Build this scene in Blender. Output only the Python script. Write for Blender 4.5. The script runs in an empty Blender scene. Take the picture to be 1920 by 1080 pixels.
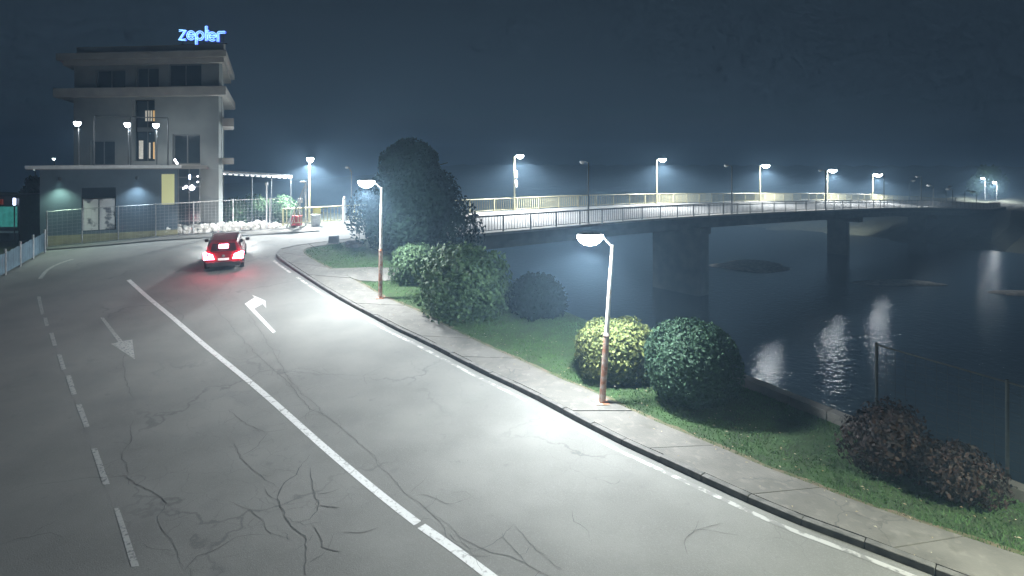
import bpy, bmesh, math, random
import numpy as np
from mathutils import Vector, Matrix

random.seed(7)
rng = np.random.default_rng(7)
R = math.radians
scene = bpy.context.scene
col = scene.collection

# ------------------------------------------------------------------ camera, sky, exposure
CAM_Z = 6.7          # eye height above the near road
F = 1100.0           # focal length in pixels of a 1920 wide picture
HOR = 300.0          # horizon row
cam_data = bpy.data.cameras.new('camera')
cam = bpy.data.objects.new('camera', cam_data)
col.objects.link(cam)
cam.location = (0, 0, CAM_Z)
cam.rotation_euler = (R(90), 0, 0)
cam_data.sensor_width = 36
cam_data.lens = F / 1920 * 36
cam_data.shift_y = -(540 - HOR) / 1920
cam_data.clip_start = 0.1
cam_data.clip_end = 3000
scene.camera = cam

world = bpy.data.worlds.new('World')
scene.world = world
world.use_nodes = True
wn = world.node_tree.nodes
wl = world.node_tree.links
wn.clear()
w_out = wn.new('ShaderNodeOutputWorld')
w_bg = wn.new('ShaderNodeBackground')
w_bg.inputs['Color'].default_value = (0.4, 0.68, 1.0, 1)
w_bg.inputs['Strength'].default_value = 0.037
wl.new(w_bg.outputs['Background'], w_out.inputs['Surface'])

scene.view_settings.view_transform = 'Standard'
scene.view_settings.look = 'None'
scene.view_settings.gamma = 1.0
scene.view_settings.exposure = 0.1
scene.view_settings.use_curve_mapping = False
cy = scene.cycles
cy.use_denoising = True
cy.use_adaptive_sampling = True
cy.adaptive_threshold = .03
cy.adaptive_min_samples = 12
cy.max_bounces = 4
cy.diffuse_bounces = 1
cy.glossy_bounces = 2
cy.transmission_bounces = 3
cy.volume_bounces = 0
cy.transparent_max_bounces = 8
cy.light_sampling_threshold = .02
cy.caustics_reflective = False
cy.caustics_refractive = False
cy.sample_clamp_indirect = 30.0
cy.sample_clamp_direct = 30.0

HAZE_DENSITY = 0.0046
LAMP = 2.6            # common scale for the street lamps

# ------------------------------------------------------------------ terrain function
_ky = [-100, 9, 12, 15.5, 20, 24.6, 28.6, 34, 39, 2000]
_kz = [0, 0, 0.02, .15, .42, .78, 1.38, 2.05, 2.2, 2.2]
_ty = np.arange(0, 60, .02)
_tz = np.mean([np.interp(_ty + o, _ky, _kz) for o in np.linspace(-1.5, 1.5, 13)], axis=0).tolist()
def G(y):
    if y <= 5: return 0.0
    if y >= 55: return 2.2
    i = int(y / .02); f = y / .02 - i
    return _tz[i] * (1 - f) + _tz[i + 1] * f
_rows = np.round(np.arange(8.0, 43.01, 0.5), 3)

def gp(u, v):
    """point on the sloping street that the camera sees at (u, v) of a 1920x1080 picture"""
    lo, hi = 3.0, 900.0
    for _ in range(60):
        m = (lo * hi) ** .5
        if HOR + F * (CAM_Z - G(m)) / m > v: lo = m
        else: hi = m
    return Vector(((u - 960) * lo / F, lo, G(lo)))
def at(u, v, Y):
    return Vector(((u - 960) * Y / F, Y, CAM_Z - (v - HOR) * Y / F))

# ------------------------------------------------------------------ materials
MATS = {}
def mat(name, color, rough=.7, metal=0.0, var=0.0, scale=4.0, color2=None, bump=0.0, bscale=40.0, emit=None, estr=0.0, spec=.5, detail=6, lo=.35, hi=.65, alpha=None):
    m = bpy.data.materials.new(name)
    m.use_nodes = True
    nt = m.node_tree
    b = nt.nodes['Principled BSDF']
    b.inputs['Base Color'].default_value = (*color, 1)
    b.inputs['Roughness'].default_value = rough
    b.inputs['Metallic'].default_value = metal
    b.inputs['Specular IOR Level'].default_value = spec
    if color2 is None and var > 0:
        color2 = tuple(c * (1 - var) for c in color)
    if color2 is not None:
        tc = nt.nodes.new('ShaderNodeTexCoord')
        n = nt.nodes.new('ShaderNodeTexNoise')
        n.inputs['Scale'].default_value = scale
        n.inputs['Detail'].default_value = detail
        r = nt.nodes.new('ShaderNodeValToRGB')
        r.color_ramp.elements[0].position = lo
        r.color_ramp.elements[1].position = hi
        r.color_ramp.elements[0].color = (*color2, 1)
        r.color_ramp.elements[1].color = (*color, 1)
        nt.links.new(tc.outputs['Object'], n.inputs['Vector'])
        nt.links.new(n.outputs['Fac'], r.inputs['Fac'])
        nt.links.new(r.outputs['Color'], b.inputs['Base Color'])
    if bump:
        tc = nt.nodes.new('ShaderNodeTexCoord')
        n = nt.nodes.new('ShaderNodeTexNoise')
        n.inputs['Scale'].default_value = bscale
        n.inputs['Detail'].default_value = 4
        bp = nt.nodes.new('ShaderNodeBump')
        bp.inputs['Strength'].default_value = bump
        bp.inputs['Distance'].default_value = .02
        nt.links.new(tc.outputs['Object'], n.inputs['Vector'])
        nt.links.new(n.outputs['Fac'], bp.inputs['Height'])
        nt.links.new(bp.outputs['Normal'], b.inputs['Normal'])
    if emit is not None:
        b.inputs['Emission Color'].default_value = (*emit, 1)
        b.inputs['Emission Strength'].default_value = estr
        if estr < 30: m.cycles.emission_sampling = 'NONE'      # dim things: seen, but not worth sampling as lamps
    MATS[name] = m
    return m

def mix_layers(m, layers):
    """stack further noise-driven colours on a material: (kind, scale, lo, hi, colour, amount)"""
    nt = m.node_tree
    b = nt.nodes['Principled BSDF']
    tc = nt.nodes.new('ShaderNodeTexCoord')
    if b.inputs['Base Color'].links:
        src = b.inputs['Base Color'].links[0].from_socket
    else:
        rgb = nt.nodes.new('ShaderNodeRGB')
        rgb.outputs[0].default_value = b.inputs['Base Color'].default_value
        src = rgb.outputs[0]
    for kind, sc, lo, hi, c, amt in layers:
        if kind == 'noise':
            t = nt.nodes.new('ShaderNodeTexNoise'); t.inputs['Scale'].default_value = sc; t.inputs['Detail'].default_value = 8
            nt.links.new(tc.outputs['Object'], t.inputs['Vector']); fac = t.outputs['Fac']
        else:                                   # thin wandering cracks
            w = nt.nodes.new('ShaderNodeTexNoise'); w.inputs['Scale'].default_value = sc * 2.2; w.inputs['Detail'].default_value = 5
            nt.links.new(tc.outputs['Object'], w.inputs['Vector'])
            mx = nt.nodes.new('ShaderNodeMix'); mx.data_type = 'VECTOR'; mx.inputs['Factor'].default_value = .35 / sc
            nt.links.new(tc.outputs['Object'], mx.inputs[4]); nt.links.new(w.outputs['Color'], mx.inputs[5])
            t = nt.nodes.new('ShaderNodeTexVoronoi'); t.feature = 'DISTANCE_TO_EDGE'; t.inputs['Scale'].default_value = sc
            nt.links.new(mx.outputs[1], t.inputs['Vector']); fac = t.outputs['Distance']
        mr = nt.nodes.new('ShaderNodeMapRange'); mr.clamp = True
        mr.inputs['From Min'].default_value = lo; mr.inputs['From Max'].default_value = hi
        mr.inputs['To Min'].default_value = 0; mr.inputs['To Max'].default_value = amt
        nt.links.new(fac, mr.inputs['Value'])
        fo = mr.outputs['Result']
        if kind == 'crack':
            q = nt.nodes.new('ShaderNodeTexNoise'); q.inputs['Scale'].default_value = .22; q.inputs['Detail'].default_value = 2
            nt.links.new(tc.outputs['Object'], q.inputs['Vector'])
            mr2 = nt.nodes.new('ShaderNodeMapRange'); mr2.inputs['From Min'].default_value = .48; mr2.inputs['From Max'].default_value = .6
            nt.links.new(q.outputs['Fac'], mr2.inputs['Value'])
            mu = nt.nodes.new('ShaderNodeMath'); mu.operation = 'MULTIPLY'
            nt.links.new(fo, mu.inputs[0]); nt.links.new(mr2.outputs['Result'], mu.inputs[1]); fo = mu.outputs[0]
        mc = nt.nodes.new('ShaderNodeMix'); mc.data_type = 'RGBA'
        nt.links.new(fo, mc.inputs['Factor']); nt.links.new(src, mc.inputs[6]); mc.inputs[7].default_value = (*c, 1)
        src = mc.outputs[2]
    nt.links.new(src, b.inputs['Base Color'])
    return m

asphalt = mat('asphalt', (.2, .202, .19), .88, var=.22, scale=.55, bump=.35, bscale=60)
mix_layers(asphalt, [('noise', 45, .5, .75, (.27, .27, .265), .5), ('noise', 30, .34, .2, (.05, .05, .05), .6),
                     ('noise', .9, .6, .72, (.15, .151, .148), .5), ('noise', 3.3, .66, .74, (.13, .131, .13), .5),
                     ('crack', .55, .012, .002, (.1, .1, .1), .7), ('crack', 1.7, .012, .002, (.11, .11, .11), .5)])
crackm = mat('crack_fill', (.125, .125, .12), .95, var=.4, scale=9)
paint = mat('road_paint', (.62, .63, .62), .6, color2=(.3, .3, .3), scale=14, lo=.3, hi=.45, bump=.2, bscale=50)
mix_layers(paint, [('crack', 1.2, .014, .003, (.1, .1, .1), .9)])
paint_worn = mat('worn_road_paint', (.42, .42, .41), .6, color2=(.2, .2, .192), scale=5, lo=.46, hi=.54)
paint_dull = mat('dull_road_paint', (.36, .37, .36), .7, color2=(.15, .15, .15), scale=16, lo=.36, hi=.5)
concrete = mat('pavement_concrete', (.15, .145, .132), .9, var=.3, scale=1.3, bump=.4, bscale=25)
mix_layers(concrete, [('noise', 5, .55, .7, (.21, .203, .185), .5), ('noise', 2.2, .6, .72, (.09, .085, .073), .7), ('crack', .9, .01, .002, (.08, .075, .07), .9)])
kerbm = mat('kerb_concrete', (.15, .148, .14), .9, var=.4, scale=5, bump=.4, bscale=30)
soil = mat('ground_soil', (.07, .075, .05), .95, var=.5, scale=1.2, bump=.5, bscale=8)
lawnm = mat('lawn_turf', (.032, .07, .02), .95, color2=(.024, .042, .016), scale=2.2, bump=.6, bscale=60)
grassm = mat('grass_blade', (.05, .125, .03), .7, color2=(.028, .075, .02), scale=2.5)
asphalt_bridge = mat('bridge_asphalt', (.2, .2, .2), .85, var=.25, scale=1.5, bump=.2, bscale=40)
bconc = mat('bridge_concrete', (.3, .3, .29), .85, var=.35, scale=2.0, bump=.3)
bdark = mat('shaded_bridge_concrete', (.12, .12, .115), .9, color2=(.06, .062, .058), scale=.9, bump=.3, bscale=12)  # darker copy of the bridge concrete: underside shade put into the colour
railw = mat('cream_rail_paint', (.55, .5, .3), .5, var=.25, scale=6)
raild = mat('dark_rail_paint', (.09, .095, .1), .5, var=.3, scale=6)
galv = mat('galvanised_steel', (.5, .51, .52), .45, metal=.5, var=.3, scale=8)
polepaint = mat('pale_pole_paint', (.6, .6, .58), .5, color2=(.42, .33, .27), scale=5, lo=.32, hi=.5)
rust = mat('rusty_pole_paint', (.3, .12, .06), .85, color2=(.42, .36, .32), scale=6, lo=.38, hi=.6, bump=.3, bscale=40)
darkmetal = mat('dark_metal', (.06, .065, .07), .5, metal=.3, var=.3, scale=6)
lampglass = mat('lit_lamp_bowl', (.9, .9, .9), .3, emit=(.9, .97, 1), estr=1050)
bridgeglass = mat('lit_bridge_bowl', (.9, .9, .9), .3, emit=(.88, .96, 1), estr=420)
terraceglass = mat('lit_terrace_bowl', (.9, .9, .9), .3, emit=(.86, .95, 1), estr=60)
lampglass_dim = mat('unlit_lamp_bowl', (.75, .77, .78), .2, var=.1)
farlampglass = mat('far_lamp_bowl', (.8, .8, .8), .3, emit=(.85, 1, .97), estr=25)
stonewhite = mat('whitewashed_stone', (.75, .74, .7), .85, var=.3, scale=4, bump=.5, bscale=12)
yellowp = mat('yellow_board', (.65, .55, .1), .5, var=.2, scale=9)
redp = mat('red_plastic', (.4, .03, .04), .5, var=.3, scale=6)
bark = mat('bark', (.09, .065, .045), .95, var=.5, scale=12, bump=.8, bscale=20)

# ------------------------------------------------------------------ mesh helpers
class MB:
    def __init__(self): self.v = []; self.f = []
    def add(self, vs, fs):
        b = len(self.v)
        self.v += [tuple(p) for p in vs]
        self.f += [tuple(i + b for i in f) for f in fs]
        return self
    def box(self, c, s, rot=None, taper=1.0):
        hx, hy, hz = s[0] / 2, s[1] / 2, s[2] / 2
        vs = [Vector((x * hx * (taper if z > 0 else 1), y * hy * (taper if z > 0 else 1), z * hz)) for z in (-1, 1) for y in (-1, 1) for x in (-1, 1)]
        if rot is not None: vs = [rot @ p for p in vs]
        vs = [p + Vector(c) for p in vs]
        return self.add(vs, [(0, 2, 3, 1), (4, 5, 7, 6), (0, 1, 5, 4), (2, 6, 7, 3), (0, 4, 6, 2), (1, 3, 7, 5)])
    def bbox(self, x0, x1, y0, y1, z0, z1):
        return self.box(((x0 + x1) / 2, (y0 + y1) / 2, (z0 + z1) / 2), (x1 - x0, y1 - y0, z1 - z0))
    def tube(self, p, q, r1, r2=None, n=10, cap=True):
        p, q = Vector(p), Vector(q); r2 = r1 if r2 is None else r2
        d = (q - p).normalized()
        a = d.orthogonal().normalized(); b = d.cross(a)
        vs = []
        for c, r in ((p, r1), (q, r2)):
            for i in range(n):
                t = 2 * math.pi * i / n
                vs.append(c + (a * math.cos(t) + b * math.sin(t)) * r)
        fs = [(i, (i + 1) % n, n + (i + 1) % n, n + i) for i in range(n)]
        if cap: fs += [tuple(reversed(range(n))), tuple(range(n, 2 * n))]
        return self.add(vs, fs)
    def path(self, pts, r, n=8):
        for i in range(len(pts) - 1): self.tube(pts[i], pts[i + 1], r, r, n)
        return self
    def lathe(self, prof, c=(0, 0, 0), n=14, sx=1, sy=1, rot=None):
        vs = []; m = len(prof)
        for r, z in prof:
            for i in range(n):
                t = 2 * math.pi * i / n
                p = Vector((r * math.cos(t) * sx, r * math.sin(t) * sy, z))
                if rot is not None: p = rot @ p
                vs.append(p + Vector(c))
        fs = [(j * n + i, j * n + (i + 1) % n, (j + 1) * n + (i + 1) % n, (j + 1) * n + i) for j in range(m - 1) for i in range(n)]
        fs += [tuple(reversed(range(n))), tuple(range((m - 1) * n, m * n))]
        return self.add(vs, fs)
    def prism(self, outline, z0, z1):
        n = len(outline)
        vs = [(x, y, z0) for x, y in outline] + [(x, y, z1) for x, y in outline]
        return self.add(vs, [tuple(reversed(range(n))), tuple(range(n, 2 * n))] + [(i, (i + 1) % n, n + (i + 1) % n, n + i) for i in range(n)])
    def loft(self, rings, closed=True, cap=True):
        n = len(rings[0]); vs = [p for r in rings for p in r]
        k = n if closed else n - 1
        fs = [(j * n + i, j * n + (i + 1) % n, (j + 1) * n + (i + 1) % n, (j + 1) * n + i) for j in range(len(rings) - 1) for i in range(k)]
        if cap and closed: fs += [tuple(reversed(range(n))), tuple(range((len(rings) - 1) * n, len(rings) * n))]
        return self.add(vs, fs)
    def mesh(self, name, smooth=False, recalc=True):
        me = bpy.data.meshes.new(name)
        me.from_pydata(self.v, [], self.f)
        if recalc:
            bm = bmesh.new(); bm.from_mesh(me)
            bmesh.ops.recalc_face_normals(bm, faces=bm.faces)
            bm.to_mesh(me); bm.free()
        if smooth: me.shade_smooth()
        me.update()
        return me
    def build(self, name, material, parent=None, world=False, smooth=False, bevel=0):
        if world and parent is not None:
            inv = pmat(parent).inverted()
            self.v = [tuple(inv @ Vector(p)) for p in self.v]
        o = bpy.data.objects.new(name, self.mesh(name, smooth))
        o.data.materials.append(material)
        col.objects.link(o)
        if parent is not None: o.parent = parent
        if bevel:
            bv = o.modifiers.new('bevel', 'BEVEL'); bv.width = bevel; bv.segments = 2; bv.limit_method = 'ANGLE'; bv.angle_limit = R(40)
        return o
def pmat(o):
    m = Matrix.LocRotScale(o.location, o.rotation_euler, o.scale)
    return pmat(o.parent) @ m if o.parent else m
def tag(o, label=None, cat=None, group=None, kind=None):
    if label: o['label'] = label
    if cat: o['category'] = cat
    if group: o['group'] = group
    if kind: o['kind'] = kind
    return o
def thing(name, loc, label, cat, group=None, rz=0.0):
    o = bpy.data.objects.new(name, None)
    col.objects.link(o)
    o.empty_display_size = .3
    o.location = loc; o.rotation_euler = (0, 0, rz)
    return tag(o, label, cat, group)
def share(o, name, loc, rz=0, parent=None, scale=None):
    c = o.copy(); c.name = name; col.objects.link(c)
    c.location = loc; c.rotation_euler = (0, 0, rz)
    if scale: c.scale = scale
    if parent: c.parent = parent
    return c
def copy_tree(o, parent=None):
    c = o.copy(); col.objects.link(c)
    if parent is not None: c.parent = parent
    for ch in o.children: copy_tree(ch, c)
    return c

def sheet_bm(outline, zoff, rows=_rows):
    bm = bmesh.new()
    vs = [bm.verts.new((p[0], p[1], 0)) for p in outline]
    bm.faces.new(vs)
    bmesh.ops.triangulate(bm, faces=bm.faces)
    ys = [p[1] for p in outline]
    for y in rows:
        if min(ys) < y < max(ys):
            bmesh.ops.bisect_plane(bm, geom=bm.verts[:] + bm.edges[:] + bm.faces[:], plane_co=(0, float(y), 0), plane_no=(0, 1, 0), dist=1e-5)
    for v in bm.verts: v.co.z = G(v.co.y) + zoff
    bmesh.ops.recalc_face_normals(bm, faces=bm.faces)
    if bm.faces and sum(f.normal.z for f in bm.faces) < 0: bmesh.ops.reverse_faces(bm, faces=bm.faces)
    return bm
def sheet(name, outline, zoff, material, parent=None):
    bm = sheet_bm(outline, zoff)
    me = bpy.data.meshes.new(name); bm.to_mesh(me); bm.free()
    me.materials.append(material)
    o = bpy.data.objects.new(name, me); col.objects.link(o)
    if parent is not None: o.parent = parent
    return o
def resample(pts, n):
    P = np.array([(p[0], p[1]) for p in pts], float)
    d = np.r_[0, np.cumsum(np.hypot(*np.diff(P, axis=0).T))]
    t = np.linspace(0, d[-1], n)
    return np.c_[np.interp(t, d, P[:, 0]), np.interp(t, d, P[:, 1])], d[-1]
def smooth(P, k=2):
    P = np.array(P, float)
    for _ in range(k):
        Q = P.copy(); Q[1:-1] = (P[:-2] + 2 * P[1:-1] + P[2:]) / 4; P = Q
    return P
def offset(P, d):
    T = np.gradient(P, axis=0); T /= np.hypot(T[:, 0], T[:, 1])[:, None]
    return P + d * np.c_[-T[:, 1], T[:, 0]]
def ribbon_outline(P, w0, w1): return list(map(tuple, offset(P, w0))) + list(map(tuple, offset(P, w1)[::-1]))

# ------------------------------------------------------------------ ground, river
bank = [(34, -45), (16, 0), (10.15, 11.8), (6.8, 17.3), (2.6, 22), (-1.0, 27.5), (-4.2, 34.5), (-8, 42), (-14, 49), (-30, 62), (-90, 92), (-250, 130)]
bankP, _ = resample(bank, 140)
bankP = smooth(bankP, 3)
bm = sheet_bm([tuple(p) for p in bankP] + [(-290, 130), (-290, -45)], 0)
prof = [(0.0, None), (.5, -.35), (1.8, -2.6), (4, -5.4), (7, -8), (14, -9.5), (76, -9.5), (86, -7.2), (98, -6), (112, -5.2), (130, -3.4), (175, -3.6), (240, -1), (300, 4)]
Tn = np.gradient(bankP, axis=0); Tn /= np.hypot(Tn[:, 0], Tn[:, 1])[:, None]
Nn = np.c_[Tn[:, 1], -Tn[:, 0]]
NC = np.array((.75, .66))
def off_n(i, d):          # near the bank square to it, further out in one common direction so the far bank never folds over itself
    return Nn[i] * min(d, 6) + NC * max(0, d - 6)
prev = None
for i in range(len(bankP)):
    ring = []
    for d, z in prof:
        x, y = bankP[i] + off_n(i, d)
        zz = G(bankP[i][1]) if z is None else z + (G(bankP[i][1]) if d < 3 else 0)
        if d > 3: zz += .5 * math.sin(i * 1.7 + d) * min(1, d / 40)
        ring.append(bm.verts.new((x, y, zz)))
    if prev:
        for k in range(len(prof) - 1): bm.faces.new((prev[k], prev[k + 1], ring[k + 1], ring[k]))
    prev = ring
bmesh.ops.remove_doubles(bm, verts=bm.verts, dist=.001)
bmesh.ops.recalc_face_normals(bm, faces=bm.faces)
me = bpy.data.meshes.new('ground'); bm.to_mesh(me); bm.free()
me.materials.append(soil)
ground = bpy.data.objects.new('ground', me); col.objects.link(ground)
tag(ground, kind='structure')

waterm = bpy.data.materials.new('river_water'); waterm.use_nodes = True
nt = waterm.node_tree; b = nt.nodes['Principled BSDF']
b.inputs['Base Color'].default_value = (.002, .0035, .003, 1); b.inputs['Roughness'].default_value = .05
tc = nt.nodes.new('ShaderNodeTexCoord'); n1 = nt.nodes.new('ShaderNodeTexNoise'); n1.inputs['Scale'].default_value = 2.4; n1.inputs['Detail'].default_value = 5
bp = nt.nodes.new('ShaderNodeBump'); bp.inputs['Strength'].default_value = .3; bp.inputs['Distance'].default_value = .12
nt.links.new(tc.outputs['Object'], n1.inputs['Vector']); nt.links.new(n1.outputs['Fac'], bp.inputs['Height']); nt.links.new(bp.outputs['Normal'], b.inputs['Normal'])
WATER = -6.5
wo = [tuple(bankP[i] + off_n(i, 5.0)) for i in range(len(bankP))] + [tuple(bankP[i] + off_n(i, 92)) for i in reversed(range(len(bankP)))]
mbw = MB()
k = len(bankP)
for i in range(k - 1):
    mbw.add([(*wo[i], WATER), (*wo[i + 1], WATER), (*wo[2 * k - 2 - i], WATER), (*wo[2 * k - 1 - i], WATER)], [(0, 1, 2, 3)])
tag(mbw.build('river', waterm), kind='structure')

gravelm = mat('pale_gravel_and_lit_bank', (.3, .28, .25), .95, var=.45, scale=2.5, bump=.8, bscale=5)
for cx, cy_, rx, ry, h in ((30, 73, 5, 4.2, .5), (41.5, 63, 5.2, 2.0, .3), (51, 58, 4, 1.5, .2)):  # first bar is added as a pale stand-in for lamp-lit far bank
    mb = MB(); rings = []
    for j, (f_, z) in enumerate(((1, -.6), (.82, .25), (.5, .8), (.15, 1))):
        rings.append([(cx + rx * f_ * math.cos(a) * (1 + .2 * math.sin(3 * a + cx) + .08 * math.sin(7 * a)), cy_ + ry * f_ * math.sin(a) * (1 + .2 * math.cos(2 * a + cy_)), WATER + z * h) for a in np.linspace(0, 2 * math.pi, 28, endpoint=False)])
    mb.loft(rings)
    tag(mb.build('gravel_and_lit_patch', gravelm, smooth=True), kind='structure')

# ------------------------------------------------------------------ road outline, kerb, pavement, lawn
kerb_px = [(1745, 1078), (1649, 1041), (1543, 1000), (1500, 988), (1372, 930), (1232, 865), (1179, 842), (1098, 800), (985, 739), (915, 707), (880, 689),
           (790, 642), (750, 624), (700, 597), (650, 570), (600, 540), (550, 507), (528, 492), (517, 482)]
kerb_pts = [gp(*p) for p in kerb_px]
d0 = (kerb_pts[0] - kerb_pts[2]).normalized()
kerb_pts = [kerb_pts[0] + d0 * 9] + kerb_pts
corner_px = [(514, 477), (520, 471), (534, 467), (560, 463), (612, 456), (657, 451)]
kerb_pts += [gp(*p) for p in corner_px]
kerbP, kerbL = resample(kerb_pts, 160)
kerbP = smooth(kerbP, 4)
lawn_px = [(1793, 1015), (1697, 984), (1577, 943), (1504, 911), (1439, 890), (1355, 851), (1242, 805), (1154, 765), (1119, 746), (1052, 719), (985, 687), (922, 660),
           (847, 624), (780, 587), (722, 563), (668, 531), (618, 508), (580, 488), (566, 476), (572, 469), (600, 465), (640, 459), (664, 456)]
lawn_pts = [gp(*p) for p in lawn_px]
lawn_pts = [lawn_pts[0] + (lawn_pts[0] - lawn_pts[2]).normalized() * 9.2] + lawn_pts
lawnP, _ = resample(lawn_pts, 160)
lawnP = smooth(lawnP, 2)

near_dir = Vector((.78, .625, 0)).normalized()
near_nor = Vector((-near_dir.y, near_dir.x, 0))
N0 = Vector((-3.4, 38.4, 0))
BW = 7.2
def bz(s):
    return float(np.interp(s, [-12, 0, 18, 30, 50, 72, 90, 128, 171, 230], [2.2, 2.2, 2.05, 1.78, 1.12, .32, -.5, -2.75, -3.2, -3.3]))
def bpnt(s, w=0.0, dz=0.0):
    p = N0 + near_dir * s + near_nor * w
    return Vector((p.x, p.y, bz(s) + dz - .55 * (1 - w / BW) * min(1, max(0, (s + 7) / 8))))

kerb_end = kerbP[-1]
A_f = Vector((-25.6, 32.3, 0)); u_f = Vector((.868, .497, 0)).normalized(); n_f = Vector((-u_f.y, u_f.x, 0))
j1 = bpnt(-2, .2); j2 = bpnt(-2, BW - .2)
f_end = A_f + u_f * 12.5
road_out = [tuple(p) for p in kerbP] + [(j1.x, j1.y), (j2.x, j2.y), (f_end.x, f_end.y), (A_f.x - .3, A_f.y), (-30.5, 27.4), (-60, 12), (-60, -20), (kerbP[0][0], -20)]
road = sheet('road', road_out, .004, asphalt)
tag(road, kind='structure')

# pavement: kerb stones and slabs as pieces
pav_base = [tuple(p) for p in offset(kerbP, -.16)] + [tuple(p) for p in lawnP[::-1]]
pavement = sheet('pavement', pav_base, .06, kerbm)
tag(pavement, kind='structure')
kst, _ = resample(kerbP, 44)
for i in range(len(kst) - 1):
    a, b_ = Vector((*kst[i], G(kst[i][1]))), Vector((*kst[i + 1], G(kst[i + 1][1])))
    d = b_ - a; L = d.length; d.normalize()
    side = Vector((d.y, -d.x, 0)).normalized()
    up = Vector((0, 0, 1)); rotm = Matrix((d, -side, up)).transposed()
    dz = random.uniform(-.012, .012)
    MB().box((a + b_) / 2 + side * .075 + up * (.055 + dz / 2), (L - .012, .15, .17 + dz), rotm).build('kerb_stone', kerbm, pavement, bevel=.012)
NS = 18
cuts = np.linspace(0, 159, NS + 1)
def lerp(P, t):
    i = min(int(t), len(P) - 2); f_ = t - i
    return P[i] * (1 - f_) + P[i + 1] * f_
kin = offset(kerbP, -.165)
for i in range(NS):
    t0, t1 = cuts[i] + .06, cuts[i + 1] - .06
    ts = np.linspace(t0, t1, 7)
    ring = [lerp(kin, t) for t in ts] + [lerp(lawnP, t) for t in ts[::-1]]
    bm = sheet_bm([tuple(p) for p in ring], .128 + random.uniform(-.006, .006))
    top = bm.faces[:]
    ex = bmesh.ops.extrude_face_region(bm, geom=top)
    for v in [g for g in ex['geom'] if isinstance(g, bmesh.types.BMVert)]: pass
    vs_new = [g for g in ex['geom'] if isinstance(g, bmesh.types.BMVert)]
    for v in vs_new: v.co.z -= .09
    bmesh.ops.recalc_face_normals(bm, faces=bm.faces)
    me = bpy.data.meshes.new('paving_slab'); bm.to_mesh(me); bm.free(); me.materials.append(concrete)
    o = bpy.data.objects.new('paving_slab', me); col.objects.link(o); o.parent = pavement

lawn_out = [tuple(p) for p in lawnP]
lawn_back = [bankP[i] for i in range(len(bankP)) if -6 < bankP[i][1] < 38.5]
lawn_end = [(-4.5, 37.2), (-8.3, 34.2)]
lawn = sheet('lawn', lawn_out + lawn_end + [tuple(p) for p in lawn_back[::-1]], .1, lawnm)
tag(lawn, kind='structure')
sheet('garden_path', [tuple(gp(*p)[:2]) for p in [(615, 509), (672, 531), (705, 533), (780, 527), (860, 522), (860, 508), (760, 508), (690, 506)]], .135, concrete, lawn)

sheet('soil_edge', ribbon_outline(lawnP[6:150] + rng.normal(0, .025, (144, 2)), .03, -.16), .108, mat('bare_soil', (.13, .1, .07), .95, color2=(.06, .075, .03), scale=3.5, bump=.5, bscale=30), lawn)
lv = MB()
lpol = np.array(lawnP[10:130])
for k_ in range(420):
    p = lpol[rng.integers(0, 120)] + rng.normal(0, .9, 2) + np.array((.7, .3)); a = rng.uniform(0, 6.28); r_ = rng.uniform(.018, .04)
    zb = G(p[1]) + .19 + rng.uniform(0, .02)
    lv.add([(p[0] + r_ * math.cos(a), p[1] + r_ * math.sin(a), zb), (p[0] - r_ * .5 * math.sin(a), p[1] + r_ * .5 * math.cos(a), zb + .012), (p[0] - r_ * math.cos(a), p[1] - r_ * math.sin(a), zb), (p[0] + r_ * .5 * math.sin(a), p[1] - r_ * .5 * math.cos(a), zb + .008)], [(0, 1, 2, 3)])
tag(lv.build('fallen_leaves', mat('dry_leaf', (.2, .14, .06), .8, color2=(.35, .33, .25), scale=2), lawn), kind='stuff')
# grass blades on the lawn (nobody could count them)
poly = lawn_out[::4] + lawn_end + [tuple(p) for p in lawn_back[::-1]]
gx = [p[0] for p in poly]
NB = 220000
yy = 9 + 26 * rng.random(NB) ** 1.6; xx = rng.uniform(-13, 13, NB)
ok = np.zeros(NB, bool); j = len(poly) - 1
for i in range(len(poly)):
    (xi, yi), (xj, yj) = poly[i], poly[j]
    if abs(yj - yi) > 1e-9: ok ^= ((yi > yy) != (yj > yy)) & (xx < (xj - xi) * (yy - yi) / (yj - yi) + xi)
    j = i
ok &= np.abs(xx / yy) < .95
xx, yy = xx[ok][:80000], yy[ok][:80000]; nb_ = len(xx)
hh_ = rng.uniform(.02, .055, nb_) * (1 + .6 * np.sin(xx * 2.1) * np.sin(yy * 1.7)); aa = rng.uniform(0, 6.28, nb_); ww = .006 + .0005 * yy
zz = np.interp(yy, _ty, _tz) + .1; le = rng.normal(0, .025, (nb_, 2))
V = np.stack([np.c_[xx - np.cos(aa) * ww, yy - np.sin(aa) * ww, zz], np.c_[xx + np.cos(aa) * ww, yy + np.sin(aa) * ww, zz], np.c_[xx + le[:, 0], yy + le[:, 1], zz + hh_]], 1)
verts = V.reshape(-1, 3).tolist(); faces = np.arange(nb_ * 3).reshape(-1, 3).tolist()
me = bpy.data.meshes.new('grass'); me.from_pydata(verts, [], faces); me.materials.append(grassm)
o = bpy.data.objects.new('grass', me); col.objects.link(o)
tag(o, 'short green grass covering the verge beside the pavement', 'grass', kind='stuff')

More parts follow.
